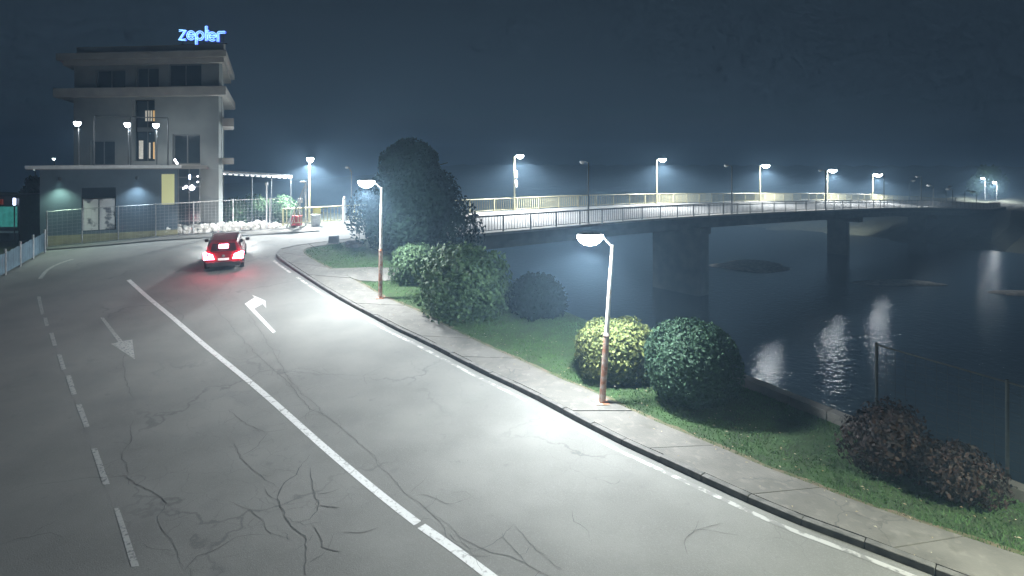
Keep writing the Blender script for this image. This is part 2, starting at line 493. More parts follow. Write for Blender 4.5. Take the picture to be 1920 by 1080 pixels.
# ------------------------------------------------------------------ road markings and cracks
cl_px = [(241, 525), (311, 585), (389, 652), (472, 719), (520, 760), (604, 836), (665, 888), (726, 939), (783, 982)]
cl2_px = [(790, 987), (848, 1027), (905, 1070), (960, 1112)]
def line_mark(name, pxs, w, material, n=40, z=.009):
    P, _ = resample([gp(*p) for p in pxs], n)
    return sheet(name, ribbon_outline(smooth(P, 2), w / 2, -w / 2), z, material, road)
line_mark('centre_line', cl_px, .17, paint)
line_mark('centre_line', cl2_px, .18, paint, 8)
el, _ = resample(kerbP, 160)
eline = offset(kerbP, .24)
for i0, i1 in ((14, 30), (32, 66), (67, 126), (128, 138)):
    sheet('edge_line', ribbon_outline(eline[i0:i1], .06, -.06), .009, paint_worn, road)
dash_px = [((214, 954), (223, 953), (261, 1062), (246, 1064)), ((171, 842), (182, 841), (206, 908), (193, 910)), ((142, 759), (153, 758), (168, 800), (158, 802)),
           ((123, 705), (133, 704), (144, 739), (134, 741)), ((107, 665), (115, 665), (124, 692), (115, 694)), ((92, 625), (100, 624), (107, 648), (99, 649)),
           ((81, 596), (88, 596), (92, 611), (85, 612)), ((69, 556), (76, 556), (83, 589), (77, 590))]
for q in dash_px:
    sheet('lane_dash', [tuple(gp(*p)[:2]) for p in q], .009, paint_dull, road)
line_mark('lane_dash', [(75, 523), (86, 508), (98, 500), (116, 492), (137, 486)], .16, paint_dull, 12)
sheet('lane_arrow', [tuple(gp(*p)[:2]) for p in [(188, 596), (194, 595), (230, 640), (248, 637), (253, 674), (208, 645), (222, 642)]], .009, paint_dull, road)
sheet('lane_arrow', [tuple(gp(*p)[:2]) for p in [(512, 625), (517, 622), (476.5, 579), (492.5, 570), (499, 578), (497.5, 564), (472.5, 553), (477, 558), (459, 570)]], .009, paint, road)

cracks = [
 [(390, 555), (415, 590), (440, 620), (480, 665), (520, 700), (553, 732), (583, 768), (617, 785), (655, 815), (683, 838), (712, 872), (745, 905), (770, 930), (800, 960), (850, 1000), (885, 1035), (905, 1075)],
 [(455, 570), (480, 610), (500, 640), (530, 690), (545, 715), (575, 745), (617, 785)],
 [(583, 855), (562, 878), (553, 893), (530, 908), (521, 930), (524, 950), (538, 972), (552, 984), (570, 1010), (574, 1045), (578, 1085)],
 [(577, 880), (583, 905), (590, 930), (600, 945), (592, 965), (577, 978), (552, 984)], [(600, 945), (618, 950), (640, 950)],
 [(585, 988), (600, 1008), (604, 1028), (643, 1033)], [(524, 915), (500, 900), (470, 880), (447, 858), (437, 830)], [(425, 770), (445, 782), (470, 800), (500, 812), (545, 805)],
 [(435, 937), (465, 955), (490, 975), (505, 1000), (530, 1010), (545, 1020)], [(0, 1020), (30, 1008), (70, 1003), (120, 1010)],
 [(10, 932), (70, 908), (160, 897), (240, 890), (262, 908), (290, 925), (303, 950), (308, 990), (325, 1025), (345, 1070)], [(240, 890), (232, 860), (248, 820), (246, 790)],
 [(247, 750), (235, 700), (232, 655)], [(345, 1070), (372, 1040), (410, 1030), (450, 1012), (500, 1005)],
 [(860, 1005), (900, 1030), (960, 1045), (1000, 1068), (1060, 1100)], [(960, 985), (985, 1010), (1010, 1035), (1035, 1050)], [(940, 1000), (965, 1035), (990, 1060)],
 [(1068, 958), (1078, 978), (1100, 995), (1108, 1010)], [(1310, 975), (1295, 1000), (1284, 1022), (1288, 1036)], [(1295, 1000), (1330, 988), (1360, 985)],
 [(560, 690), (600, 700), (680, 705), (725, 685)], [(680, 705), (690, 720)], [(390, 555), (370, 540), (350, 520)], [(300, 560), (345, 590), (340, 610)],
 [(1125, 900), (1150, 910), (1165, 900)], [(712, 985), (680, 998), (650, 998)], [(640, 920), (610, 925), (590, 930)], [(500, 812), (480, 840), (447, 858)],
 [(770, 930), (800, 925), (850, 945), (890, 935)], [(885, 1035), (930, 1015), (960, 985)], [(800, 960), (830, 985), (840, 1010), (885, 1035)]]
mb = MB()
paths = [([gp(*p) for p in c], .011 if 2 <= ci <= 5 else .0045) for ci, c in enumerate(cracks)]
for pts, w_ in list(paths):
    P, L = resample(pts, 60)
    for k_ in range(int(L * 1.1)):
        p = P[rng.integers(3, 57)]; a = rng.uniform(0, 6.28); br = [Vector((p[0], p[1], 0))]
        for _ in range(rng.integers(2, 5)):
            a += rng.normal(0, .5); br.append(br[-1] + Vector((math.cos(a), math.sin(a), 0)) * rng.uniform(.08, .28))
        if len(br) > 2: paths.append((br, .0028))
for pts, w_ in paths:
    P, L = resample(pts, max(6, int(sum((pts[i + 1] - pts[i]).length for i in range(len(pts) - 1)) / .11)))
    k_ = len(P); c1 = np.linspace(0, k_ - 1, max(4, k_ // 4)); ca = rng.normal(0, .035, (len(c1), 2))
    P = P + np.c_[np.interp(np.arange(k_), c1, ca[:, 0]), np.interp(np.arange(k_), c1, ca[:, 1])] + rng.normal(0, .012, P.shape)
    w = np.abs(np.sin(np.linspace(0, math.pi, len(P)))) ** .5 * w_ * rng.uniform(.5, 1.5, len(P)) + .0015
    T = np.gradient(P, axis=0); T /= np.hypot(T[:, 0], T[:, 1])[:, None] + 1e-9
    for i in range(len(P) - 1):
        q = []
        for k_, s in ((i, 1), (i + 1, 1), (i + 1, -1), (i, -1)):
            x = P[k_][0] - T[k_][1] * w[k_] * s; y = P[k_][1] + T[k_][0] * w[k_] * s
            q.append((x, y, G(y) + .0095))
        mb.add(q, [(0, 1, 2, 3)])
tag(mb.build('cracks', crackm, road), kind='stuff')

# low river wall and mesh fence on the bank
bw = [p for p in bankP if 8.5 < p[1] < 22]
bwP, bwL = resample(bw, 40)
wall = thing('low_river_wall', (bwP[0][0], bwP[0][1], G(bwP[0][1])), 'low concrete wall along the back of the lawn above the river', 'wall')
for i in range(0, 39, 3):
    a, b_ = bwP[i], bwP[min(i + 3, 39)]
    A, B = Vector((*a, G(a[1]))), Vector((*b_, G(b_[1])))
    d = B - A; L = d.length; d.normalize(); side = Vector((d.y, -d.x, 0)).normalized()
    MB().box((A + B) / 2 - side * .28 + Vector((0, 0, .14)), (L - .015, .32, .36), Matrix((d, -side, Vector((0, 0, 1)))).transposed()).build('wall_block', concrete, wall, world=True, bevel=.015)

def mesh_fence(name, pts, h, label, matp, post_r=.035, wire=.012, cell=.14, group=None):
    root = thing(name, pts[0], label, 'fence', group)
    for i, p in enumerate(pts):
        p = Vector(p)
        MB().tube(p, p + Vector((0, 0, h + .05)), post_r, post_r, 8).build('post', matp, root, world=True)
        if i + 1 < len(pts):
            q = Vector(pts[i + 1])
            up = Vector((0, 0, 1))
            MB().tube(p + up * h, q + up * h, .022, .022, 6).build('top_rail', matp, root, world=True)
            MB().tube(p + up * .08, q + up * .08, .015, .015, 6).build('bottom_rail', matp, root, world=True)
            wm = MB(); L = (q - p).length; nx = max(2, int(L / cell)); nz = max(2, int(h / cell))
            for k_ in range(1, nx):
                c = p.lerp(q, k_ / nx); wm.tube(c + up * .08, c + up * h, wire / 2, wire / 2, 3, False)
            for k_ in range(1, nz):
                z = .08 + (h - .08) * k_ / nz; wm.tube(p + up * z, q + up * z, wire / 2, wire / 2, 3, False)
            tag(wm.build('wire_mesh', matp, root, world=True), kind='stuff')
    return root
fwire = mat('dull_fence_wire', (.045, .052, .05), .7, metal=.3, var=.3, scale=8)
fp, _ = resample([p for p in bankP if 5 < p[1] < 14.8], 5)
mesh_fence('river_fence', [(p[0] + .25, p[1] + .1, G(p[1]) + .05) for p in fp], 2.05, 'tall wire mesh fence standing behind the low river wall at right', fwire, cell=.2, wire=.008)

# ------------------------------------------------------------------ bridge
bridge = thing('road_bridge', bpnt(0, BW / 2, -1), 'long concrete road bridge curving down over the dark river', 'bridge')
st = list(np.arange(-8, 140, 3.0))
deck = MB()
deck.loft([[bpnt(s, -.35, .02), bpnt(s, BW + .35, .02), bpnt(s, BW + .35, -.45), bpnt(s, BW - 1.2, -.8), bpnt(s, 1.2, -.8), bpnt(s, -.35, -.45)] for s in st if s >= -3])
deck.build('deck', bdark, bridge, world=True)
cw = MB()
cw.loft([[bpnt(s, .55, .03), bpnt(s, BW - 1.3, .03), bpnt(s, BW - 1.3, .06), bpnt(s, .55, .06)] for s in st if s >= -3])
cw.build('carriageway', asphalt_bridge, bridge, world=True)
for w0, w1 in ((-.4, .52), (BW - 1.28, BW + .4)):
    k_ = MB(); k_.loft([[bpnt(s, w0, .03), bpnt(s, w1, .03), bpnt(s, w1, .2), bpnt(s, w0, .2)] for s in st if s >= -6])
    k_.build('footway', bconc, bridge, world=True)
gir = MB()
for w_ in (1.8, BW - 1.8):
    gir.loft([[bpnt(s, w_ - .3, -.81), bpnt(s, w_ + .3, -.81), bpnt(s, w_ + .3, -1.4), bpnt(s, w_ - .3, -1.4)] for s in st if s >= 0])
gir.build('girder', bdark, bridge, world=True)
for s, pl, pw in ((29, 1.5, 5.6), (66, .9, 2.6), (98, .9, 2.6)):
    z1 = bz(s) - 1.75
    c = bpnt(s, BW / 2); rot = Matrix((near_dir, near_nor, Vector((0, 0, 1)))).transposed()
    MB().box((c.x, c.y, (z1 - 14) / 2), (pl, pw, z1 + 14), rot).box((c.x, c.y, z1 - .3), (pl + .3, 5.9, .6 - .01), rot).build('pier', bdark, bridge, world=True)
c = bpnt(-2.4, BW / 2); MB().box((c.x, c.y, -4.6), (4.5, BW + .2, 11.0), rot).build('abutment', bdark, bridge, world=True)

def railing(name, s0, s1, w, m, label, h=1.1, span=2.5):
    root = thing(name, bpnt(s0, w, .2), label, 'railing')
    n = int(round((s1 - s0) / span))
    ss = [s0 + (s1 - s0) * i / n for i in range(n + 1)]
    top = MB(); bot = MB(); bal = MB()
    for i, s in enumerate(ss):
        p = bpnt(s, w, .18)
        MB().box(p + Vector((0, 0, h / 2)), (.09, .08, h), rot).build('post', m, root, world=True)
        if i < n:
            q = bpnt(ss[i + 1], w, .18)
            top.tube(p + Vector((0, 0, h)), q + Vector((0, 0, h)), .042, .042, 6)
            bot.tube(p + Vector((0, 0, .14)), q + Vector((0, 0, .14)), .024, .024, 5)
            nb = 10 if s < 60 else 7
            for k_ in range(1, nb):
                c = p.lerp(q, k_ / nb); bal.tube(c + Vector((0, 0, .14)), c + Vector((0, 0, h)), .027, .027, 4, False)
    top.build('top_rail', m, root, world=True); bot.build('bottom_rail', m, root, world=True)
    tag(bal.build('balusters', m, root, world=True), kind='stuff')
    return root
railing('bridge_railing', -6.5, 135, -.2, raild, 'dark steel railing along the near edge of the bridge')
railing('bridge_railing', -9.0, 135, BW + .2, railw, 'cream steel railing along the far edge of the bridge')

# ------------------------------------------------------------------ street lamps
def spot(parent, loc, power, angle=165, color=(.9, .97, 1.0), blend=.35, radius=.12, rot=(0, 0, 0)):
    l = bpy.data.lights.new('lamp_light', 'SPOT'); l.energy = power; l.spot_size = R(angle); l.spot_blend = blend
    l.color = color; l.shadow_soft_size = radius
    o = bpy.data.objects.new('lamp_light', l); col.objects.link(o); o.parent = parent; o.location = loc; o.rotation_euler = rot
    return o
def luminaire(root, c, rz, size=1.0, lit=True, glass=None):
    """cobra head: housing lid over a deep bowl; c = centre, local to root"""
    rm = Matrix.Rotation(rz, 3, 'Z')
    pr = [(.0, .05), (.1, .045), (.17, .025), (.2, .0), (.2, -.02)]
    pr = [(r * size, z * size) for r, z in pr]
    h = MB().lathe(list(reversed(pr)), c, 16, sx=1.35, sy=.8, rot=rm).build('housing', galv, root, smooth=True)
    bp_ = [(.0, -.27), (.1, -.25), (.18, -.18), (.225, -.09), (.225, -.04), (.205, -.012)]
    MB().lathe([(r * size, z * size) for r, z in bp_], c, 10, sx=1.3, sy=.76, rot=rm).build('lamp_bowl', glass or (lampglass if lit else lampglass_dim), root, smooth=True)
def lamp_post(name, base, h, reach, rz, label, group, lit=True, power=900, lean=(0, 0), stepped=False, size=1.0, rise=.3, pm=None, angle=165, r0=.075, tilt=18, color=(.97, 1.0, .99), glass=None):
    root = thing(name, base, label, 'street lamp', group)
    up = Vector((lean[0], lean[1], 1))
    pm = pm or polepaint
    if stepped:
        MB().box((0, 0, .02), (.34, .34, .05)).build('base_plate', rust, root)
        MB().tube((0, 0, .04), up * (h * .43), r0 * 1.15, r0 * 1.08, 12).tube(up * (h * .43), up * (h * .45), r0 * 1.2, r0 * .9, 12).build('pole_base', rust, root)
        MB().tube(up * (h * .45), up * h, r0 * .82, r0 * .58, 12).build('pole', polepaint, root)
    else:
        MB().box((0, 0, .02), (.26, .26, .05)).build('base_plate', galv, root)
        MB().tube((0, 0, .04), up * h, r0, r0 * .62, 10).build('pole', pm, root)
    d = Vector((math.cos(rz), math.sin(rz), 0))
    e = up * h
    tip = e + d * reach + Vector((0, 0, rise))
    MB().path([e - Vector((0, 0, .06)), e + d * reach * .5 + Vector((0, 0, rise * .5)), tip], .028).build('bracket', galv, root)
    c = tip + d * .18 * size
    luminaire(root, c, rz, size, lit, glass)
    if lit: spot(root, c + Vector((0, 0, -.34 * size)), power * LAMP, angle, color, radius=.4 if glass is bridgeglass else .12, blend=.6 if stepped else .5, rot=(0, R(tilt) if stepped else 0, 0))
    return root

g1 = 'lamp posts along the pavement'
b2 = gp(1129, 764); b1 = gp(713, 564)
road_dir = math.atan2(-.68, -.73)
lamp_post('street_lamp', b2 + Vector((0, 0, .1)), 4.2, .38, math.pi * 1.02, 'leaning rusty lamp post beside the yellow green clipped shrub, lit', g1, power=700, lean=(.065, 0), stepped=True, size=1.2, tilt=12, angle=165, rise=.3)
lamp_post('street_lamp', b1 + Vector((0, 0, .1)), 4.65, .42, math.pi * 1.02, 'rusty lit lamp post at the lawn edge near the big dark tree', g1, power=1200, lean=(.012, 0), stepped=True, size=1.2, tilt=4, angle=165, rise=.3)
p3 = Vector((10.6, 6.4, G(6.4) + .1))
lamp_post('street_lamp', p3, 4.3, .6, math.pi * .8, 'lit lamp post on the pavement beyond the right edge', g1, power=1300, stepped=True, tilt=22, angle=130, glass=terraceglass, color=(.97, 1.0, .8))

gb = 'lit lamps along the far side of the bridge'
names = ['lit bridge lamp with two round signs on its pole', 'second lit bridge lamp, right of the one with signs', 'third lit bridge lamp, middle of the bridge', 'fourth lit bridge lamp, close to an unlit post', 'fifth lit bridge lamp, smallest of the bright row']
for i, (px, hh) in enumerate(((967, 4.7), (1234, 4.75), (1428, 4.7), (1554, 4.6), (1639, 4.5))):
    t = (px - 960) / F
    Y = 50.2 / (1 - .8 * t); X = t * Y
    s = (Vector((X, Y, 0)) - N0).dot(near_dir)
    base = bpnt(s, BW + .05, .2)
    lp = lamp_post('bridge_lamp', base, hh, .4, R(-40), names[i], gb, power=4200, angle=172, glass=bridgeglass, size=1.25 + .22 * i, rise=.12, pm=railw, r0=.085)
    if i == 0:
        for k_, z in enumerate((2.35, 3.15)):
            MB().tube((.12, -.04, z), (.2, -.06, z), .34, .34, 20).build('round_sign', lampglass_dim, lp)
gu = 'unlit lamp posts along the near side of the bridge'
nu = ['tall unlit lamp post on near bridge railing above the leaning street lamp', 'unlit lamp post on near bridge railing left of the third lit lamp', 'unlit lamp post just left of the fourth lit bridge lamp', 'unlit lamp post just right of the fifth lit bridge lamp', 'thin unlit lamp post far along the near bridge railing']
for i, px in enumerate((1102, 1371, 1547, 1657, 1727)):
    t = (px - 960) / F
    Y = 41.1 / (1 - .8 * t); X = t * Y
    s = (Vector((X, Y, 0)) - N0).dot(near_dir)
    lamp_post('bridge_post', bpnt(s, -.1, .2), 4.75, .4, R(145), nu[i], gu, lit=False, size=.8, rise=.1, pm=darkmetal, r0=.075)
gfar = 'far lamps at the end of the bridge'
for i, (px, py) in enumerate(((1705, 341), (1750, 350), (1774, 351), (1786, 357), (1809, 362), (1831, 367))):
    t = (px - 960) / F
    side = i % 2
    Y = (50.2 if side == 0 else 41.1) / (1 - .8 * t); Y = min(Y, 150); X = t * Y
    s = (Vector((X, Y, 0)) - N0).dot(near_dir)
    zt = CAM_Z - (py - HOR) * Y / F
    zb = bz(s) + .1
    lamp_post('far_lamp', Vector((X, Y, zb)), max(2.5, zt - zb), .4, R(150 if side else -30), 'faint far lamp at the bridge end, %s in the fading row' % ['first', 'second', 'third', 'fourth', 'fifth', 'last'][i], gfar, lit=False, size=1.2, pm=darkmetal)
for i, (px, py, Y) in enumerate(((1847, 335, 150), (1869, 343, 144))):
    X = (px - 960) / F * Y; zt = CAM_Z - (py - HOR) * Y / F
    lamp_post('far_street_lamp', Vector((X, Y, -3.4)), zt + 3.4, .5, R(200), ['bright far lamp above the small lit tree', 'bright far lamp right of the small lit tree, over the pale road'][i], 'bright lamps on the far bank', power=2500, size=2.0, pm=galv)
lb = gp(580, 419)
lamp_post('gate_lamp', lb + Vector((0, 0, .05)), 4.5, .05, R(-60), 'tall lit lamp post beside the yellow board and cream railing', None, power=3800, size=1.35, rise=.12, pm=railw, r0=.085)
lamp_post('thin_post', at(659, 430, 38.5) + Vector((0, 0, -.2)), 4.0, .3, R(150), 'thin unlit post beside the dark tree', None, lit=False, size=.5, pm=galv, r0=.04)

# ------------------------------------------------------------------ corner office building
wallm = mat('tower_render', (.2, .215, .21), .9, var=.2, scale=.8, bump=.1)
slabm = mat('slab_render', (.3, .285, .26), .85, var=.2, scale=1.2)
podm = mat('podium_cladding', (.085, .12, .15), .7, var=.25, scale=1.0)
podbase = mat('podium_base', (.34, .33, .2), .85, var=.3, scale=2)
glassm = mat('dark_window_glass', (.025, .035, .042), .12, var=.3, scale=2)
framem = mat('window_frame', (.12, .13, .13), .5, var=.2)
curt_w = mat('lit_white_curtain', (.6, .58, .52), .8, emit=(1, .93, .78), estr=.35, var=.3, scale=9)
curt_o = mat('lit_orange_curtain', (.6, .4, .2), .8, emit=(1, .62, .22), estr=.6, var=.3, scale=9)
yellowlit = mat('lit_yellow_panel', (.5, .5, .25), .7, emit=(.75, .75, .35), estr=.28)

tl = Vector((at(138, 300, 38.2).x, 38.2, 2.2)); tr = Vector((at(410, 300, 37.1).x, 37.1, 2.2))
TW = (tr - tl).length; trz = math.atan2(tr.y - tl.y, tr.x - tl.x)
office = thing('office_building', tl, 'grey office block with dark windows and roof sign behind the fence', 'building', rz=trz)
sc_ = TW / 272
def ax(px): return (px - 138) * sc_
def az(py): return CAM_Z - (py - HOR) * 37.6 / F - 2.2
DEP = 9.0
# walls built round real openings
def wall_with_holes(name, x0, x1, z0, z1, holes, material, parent, y=0.0, th=.3):
    xs = sorted(set([x0, x1] + [h[0] for h in holes] + [h[1] for h in holes]))
    zs = sorted(set([z0, z1] + [h[2] for h in holes] + [h[3] for h in holes]))
    mb = MB()
    for i in range(len(xs) - 1):
        # merge vertically
        run = None
        for j in range(len(zs) - 1):
            cx, cz = (xs[i] + xs[i + 1]) / 2, (zs[j] + zs[j + 1]) / 2
            solid = not any(h[0] < cx < h[1] and h[2] < cz < h[3] for h in holes)
            if solid:
                if run is None: run = zs[j]
            if (not solid or j == len(zs) - 2) and run is not None:
                end = zs[j + 1] if solid else zs[j]
                mb.bbox(xs[i], xs[i + 1], y, y + th, run, end); run = None
    return mb.build(name, material, parent)
top_w = [(ax(180), ax(236), az(170), az(129)), (ax(256), ax(299), az(167), az(126)), (ax(317), ax(378), az(163), az(121))]
mid_w = [(ax(170), ax(217), az(310), az(263)), (ax(325), ax(376), az(308), az(252))]
bay = (ax(250), ax(292), az(302), az(182))
slabz = (az(182), az(166))
wall_with_holes('wall', 0, TW, az(305) - .35, slabz[0], [(a, b, c, d) for a, b, c, d in mid_w] + [(bay[0], bay[1], bay[2], bay[3] - .15)], wallm, office)
wall_with_holes('wall', 0, TW, slabz[1], az(104), top_w, wallm, office, y=.05)
MB().bbox(0, .3, .35, DEP, 0, az(104)).build('side_wall', wallm, office)
MB().bbox(TW - .3, TW, .35, DEP, 0, az(104)).build('side_wall', wallm, office)
MB().bbox(0, TW, DEP, DEP + .3, 0, az(104)).build('back_wall', wallm, office)
MB().bbox(TW - 1.3, TW + .003, -.003, .36, 0, az(305) - .36).build('corner_pillar', wallm, office)
MB().bbox(.31, TW - .31, .36, DEP - .01, slabz[0] + .05, slabz[1] - .05).build('floor_slab', slabm, office)
MB().bbox(-.75, TW + .95, -.75, DEP + .6, *slabz).build('terrace_slab', slabm, office)
MB().bbox(-.65, TW + .9, -.65, DEP + .6, az(112), az(100)).bbox(-.4, TW + .6, -.4, DEP + .4, az(121), az(112) - .004).build('cornice', slabm, office)
MB().bbox(.3, TW + .4, -.1, .1, az(100) + .003, az(86)).bbox(.3, .5, .103, DEP, az(100) + .003, az(86)).build('parapet', slabm, office)
MB().bbox(TW + .003, TW + .8, .4, 5, az(237), az(222)).bbox(TW + .003, TW + .8, .4, 5, az(308), az(296)).build('balcony_slab', slabm, office)
MB().bbox(2.9, 4.0, 1.2, 2.4, az(86), az(78)).build('chimney', wallm, office)
for (x0, x1, z0, z1) in top_w + mid_w:
    f_ = MB()
    f_.bbox(x0, x0 + .08, .13, .21, z0, z1).bbox(x1 - .08, x1, .13, .21, z0, z1).bbox(x0 + .08, x1 - .08, .13, .21, z0, z0 + .08).bbox(x0 + .08, x1 - .08, .13, .21, z1 - .08, z1)
    f_.bbox((x0 + x1) / 2 - .035, (x0 + x1) / 2 + .035, .13, .21, z0 + .08, z1 - .08)
    w = f_.build('window', framem, office)
    for xa, xb in ((x0 + .08, (x0 + x1) / 2 - .035), ((x0 + x1) / 2 + .035, x1 - .08)):
        MB().bbox(xa, xb, .16, .18, z0 + .08, z1 - .08).build('pane', glassm, w)
    MB().bbox(x0 - .08, x1 + .08, -.08, .12, z0 - .07, z0 - .003).build('sill', slabm, w)
# recessed central bay with lit curtains
bw_ = MB(); bw_.bbox(bay[0], bay[1], .55, .6, bay[2] - .3, bay[3] - .16)
w = bw_.build('bay_window', glassm, office)
tag(w, 'tall recessed bay with lit curtains')
for pa, pb, ya, yb, m in ((254, 262, 298, 263, curt_w), (273, 276, 297, 267, curt_w), (281, 289, 298, 266, curt_o), (266, 290, 226, 206, curt_o)):
    if m is curt_o and pa == 266:
        for k_ in range(5):
            MB().bbox(ax(266 + k_ * 5), ax(269 + k_ * 5), .5, .535, az(ya), az(yb)).build('curtain', curt_o if k_ > 2 else curt_w, w)
    else: MB().bbox(ax(pa), ax(pb), .5, .535, az(ya), az(yb)).build('curtain', m, w)
MB().bbox(bay[0] + .02, bay[1] - .02, .44, .56, az(246), az(238)).bbox((bay[0] + bay[1]) / 2 - .03, (bay[0] + bay[1]) / 2 + .03, .46, .54, bay[2], bay[3] - .2).build('mullion', framem, w)

# roof sign: six outlined neon letters
neon = mat('neon_white_blue', (.5, .7, .9), .4, emit=(.22, .5, 1.0), estr=2.6)
neonb = mat('neon_blue_face', (.05, .08, .35), .5, emit=(.05, .07, 1.0), estr=2.2)
sgx = at(338, 84, 37.8)
sign = thing('roof_sign', (sgx.x, 37.75, az(86) + 2.2 + .02), 'glowing blue white neon letters zepter on the office roof', 'sign', rz=trz)
LW, LH = .5, .62
def arc(cx, cz, r, a0, a1, n=16): return [(cx + r * math.cos(R(a0 + (a1 - a0) * i / n)), cz + r * math.sin(R(a0 + (a1 - a0) * i / n))) for i in range(n + 1)]
letters = [[[(0, .6), (.44, .6), (.02, 0), (.46, 0)]],
           [[(.02, .3)] + [(.46, .3)] + arc(.24, .3, .24, 8, 318)],
           [[(.02, -.3), (.02, .3)], arc(.26, .3, .24, 0, 360, 20)],
           [[(.08, .95), (.08, 0)], [(.08, .6), (.26, .6)]],
           [[(.02, .3)] + [(.46, .3)] + arc(.24, .3, .24, 8, 318)],
           [[(.04, 0), (.04, .56), (.1, .6), (.52, .6)]]]
xo = [0, .58, 1.16, 1.78, 2.02, 2.62]
rise_ = [.28, .25, .22, .18, .14, .1]
for L_, x_, dz in zip(letters, xo, rise_):
    o_ = MB(); face = MB()
    for stroke in L_:
        P = np.array(stroke)
        T = np.gradient(P, axis=0); T /= np.hypot(T[:, 0], T[:, 1])[:, None] + 1e-9
        Nr = np.c_[-T[:, 1], T[:, 0]] * .055
        for sgn in (1, -1):
            E = P + Nr * sgn
            o_.path([(x_ + a, -.08, dz + .1 + b) for a, b in E], .022, 6)
        for i in range(len(P) - 1):
            q = [P[i] + Nr[i], P[i + 1] + Nr[i + 1], P[i + 1] - Nr[i + 1], P[i] - Nr[i]]
            face.add([(x_ + a, yy, dz + .1 + b) for yy in (-.06, .04) for a, b in q], [(0, 1, 2, 3), (7, 6, 5, 4), (0, 4, 5, 1), (2, 6, 7, 3)])
    lt = face.build('letter', neonb, sign)
    o_.build('neon_tube', neon, lt)
MB().bbox(-.05, 3.2, .06, .12, .06, .14).bbox(.1, .16, .06, .12, 0, .9).bbox(2.9, 2.96, .06, .12, 0, .7).build('sign_frame', darkmetal, sign)

for o in office.children_recursive:
    for v in o.data.vertices: v.co.x -= .62 * max(0.0, v.co.y - .36)
# podium shop in front of the tower, along the pavement
pr0 = A_f + u_f * -.4 + n_f * .55
podium = thing('shop_podium', (pr0.x, pr0.y, 2.0), 'dark blue ground floor shop front with poster panel and terrace above', 'shop', rz=math.atan2(u_f.y, u_f.x))
PL = 6.65
def tp(px):          # position along the shop front of a picture column
    t = (px - 960) / F
    return (t * pr0.y - pr0.x) / (u_f.x - t * u_f.y)
pz1 = 4.15
wall_with_holes('wall', 0, PL, .45, pz1, [(tp(153), tp(217), .62, 3.1)], podm, podium)
MB().bbox(-.01, PL, -.05, .28, -.3, .45).build('base_course', podbase, podium)
MB().bbox(0, .3, .3, 6, -.3, pz1).build('side_wall', podm, podium)
tslab = MB().bbox(-.5, PL + 1.6, -.5, 5.5, pz1 + .003, pz1 + .22)
tslab.build('terrace', slabm, podium)
MB().bbox(-.55, PL + .2, -.56, -.503, pz1 + .06, pz1 + .24).build('edge_trim', mat('white_trim', (.75, .75, .73), .5, var=.15), podium)
posterm = mat('poster_print', (.62, .62, .6), .5, color2=(.12, .12, .13), scale=1.7, lo=.42, hi=.5, detail=3)
mid = (tp(153) + tp(217)) / 2
for a, b_ in ((tp(155), mid - .03), (mid + .03, tp(215))):
    MB().bbox(a, b_, .05, .09, .66, 2.45).build('poster_panel', posterm, podium)
MB().bbox(tp(153), tp(217), .1, .15, 2.5, 3.1).build('dark_fascia', glassm, podium)
MB().bbox(mid - .028, mid + .028, .02, .1, .62, 2.5).build('panel_post', framem, podium)
MB().bbox(tp(303), tp(327), -.02, -.003, 2.0, 3.85).build('yellow_panel', yellowlit, podium)
# glazed shop bay at the right end
MB().bbox(PL, PL + 1.25, .5, .55, .3, pz1).build('shop_glass', glassm, podium)
fr = MB()
for k_ in range(3): fr.bbox(PL + .02 + k_ * .58, PL + .07 + k_ * .58, .42, .5, .3, pz1)
for z in (.9, 2.0, 3.0, 3.6): fr.bbox(PL, PL + 1.25, .435, .495, z, z + .05)
fr.build('shop_frame', framem, podium)
shoplight = mat('shop_lights', (.9, .9, .9), .4, emit=(.95, .9, 1.0), estr=14)
shopblue = mat('shop_blue_tube', (.6, .7, .9), .4, emit=(.55, .7, 1.0), estr=10)
for px, py, r_ in ((360, 354, .16), (349, 352, .08), (344, 355, .05), (371, 343, .045), (371, 332, .04)):
    z = CAM_Z - (py - HOR) * 35.2 / F - 2.0
    MB().lathe([(r_ * .3, -r_), (r_, -.3 * r_), (r_, .3 * r_), (r_ * .3, r_)], (tp(px), .38, z), 7).build('window_light', shoplight, podium)
z = CAM_Z - (333 - HOR) * 35.2 / F - 2.0
MB().tube((tp(356), .38, z - .14), (tp(356), .38, z + .14), .045).build('window_light', shopblue, podium)
MB().tube((tp(327), -.4, 4.75), (tp(333), -.4, 4.45), .05).build('light_tube', shoplight, podium)
for px, colr in ((113, (.7, 1, .75)), (257, (.7, .88, 1))):
    MB().lathe([(.05, 0), (.08, .05), (.08, .16), (.05, .2)], (tp(px), -.14, 3.55), 10).build('wall_downlight', darkmetal, podium)
    spot(podium, (tp(px), -.42, 3.5), 420, 120, colr, .9, .05, rot=(R(-10), 0, 0))
# terrace pergola and lamps
perg = thing('terrace_pergola', (pr0.x, pr0.y, 2.0 + pz1 + .22), 'thin dark pergola posts standing on the shop terrace', 'pergola', rz=math.atan2(u_f.y, u_f.x))
pp = [tp(178), tp(246), tp(315)]
for x in pp: MB().tube((x, -.35, 0), (x, -.35, 2.85), .035, .035, 8).build('post', darkmetal, perg)
MB().tube((pp[0], -.35, 2.86), (pp[2], -.35, 2.86), .03, .03, 6).build('beam', darkmetal, perg)
for i, px in enumerate((148, 241, 294)):
    q = pr0 + u_f * tp(px) + n_f * -.1
    lamp_post('terrace_lamp', Vector((q.x, q.y, 2.0 + pz1 + .22)), 2.45, .05, R(-70), 'lit terrace lamp on the shop roof, %s of the three' % ['leftmost', 'middle', 'rightmost'][i], 'lamps on the shop terrace', power=60, glass=terraceglass, size=.95, rise=.05, pm=darkmetal, r0=.035)

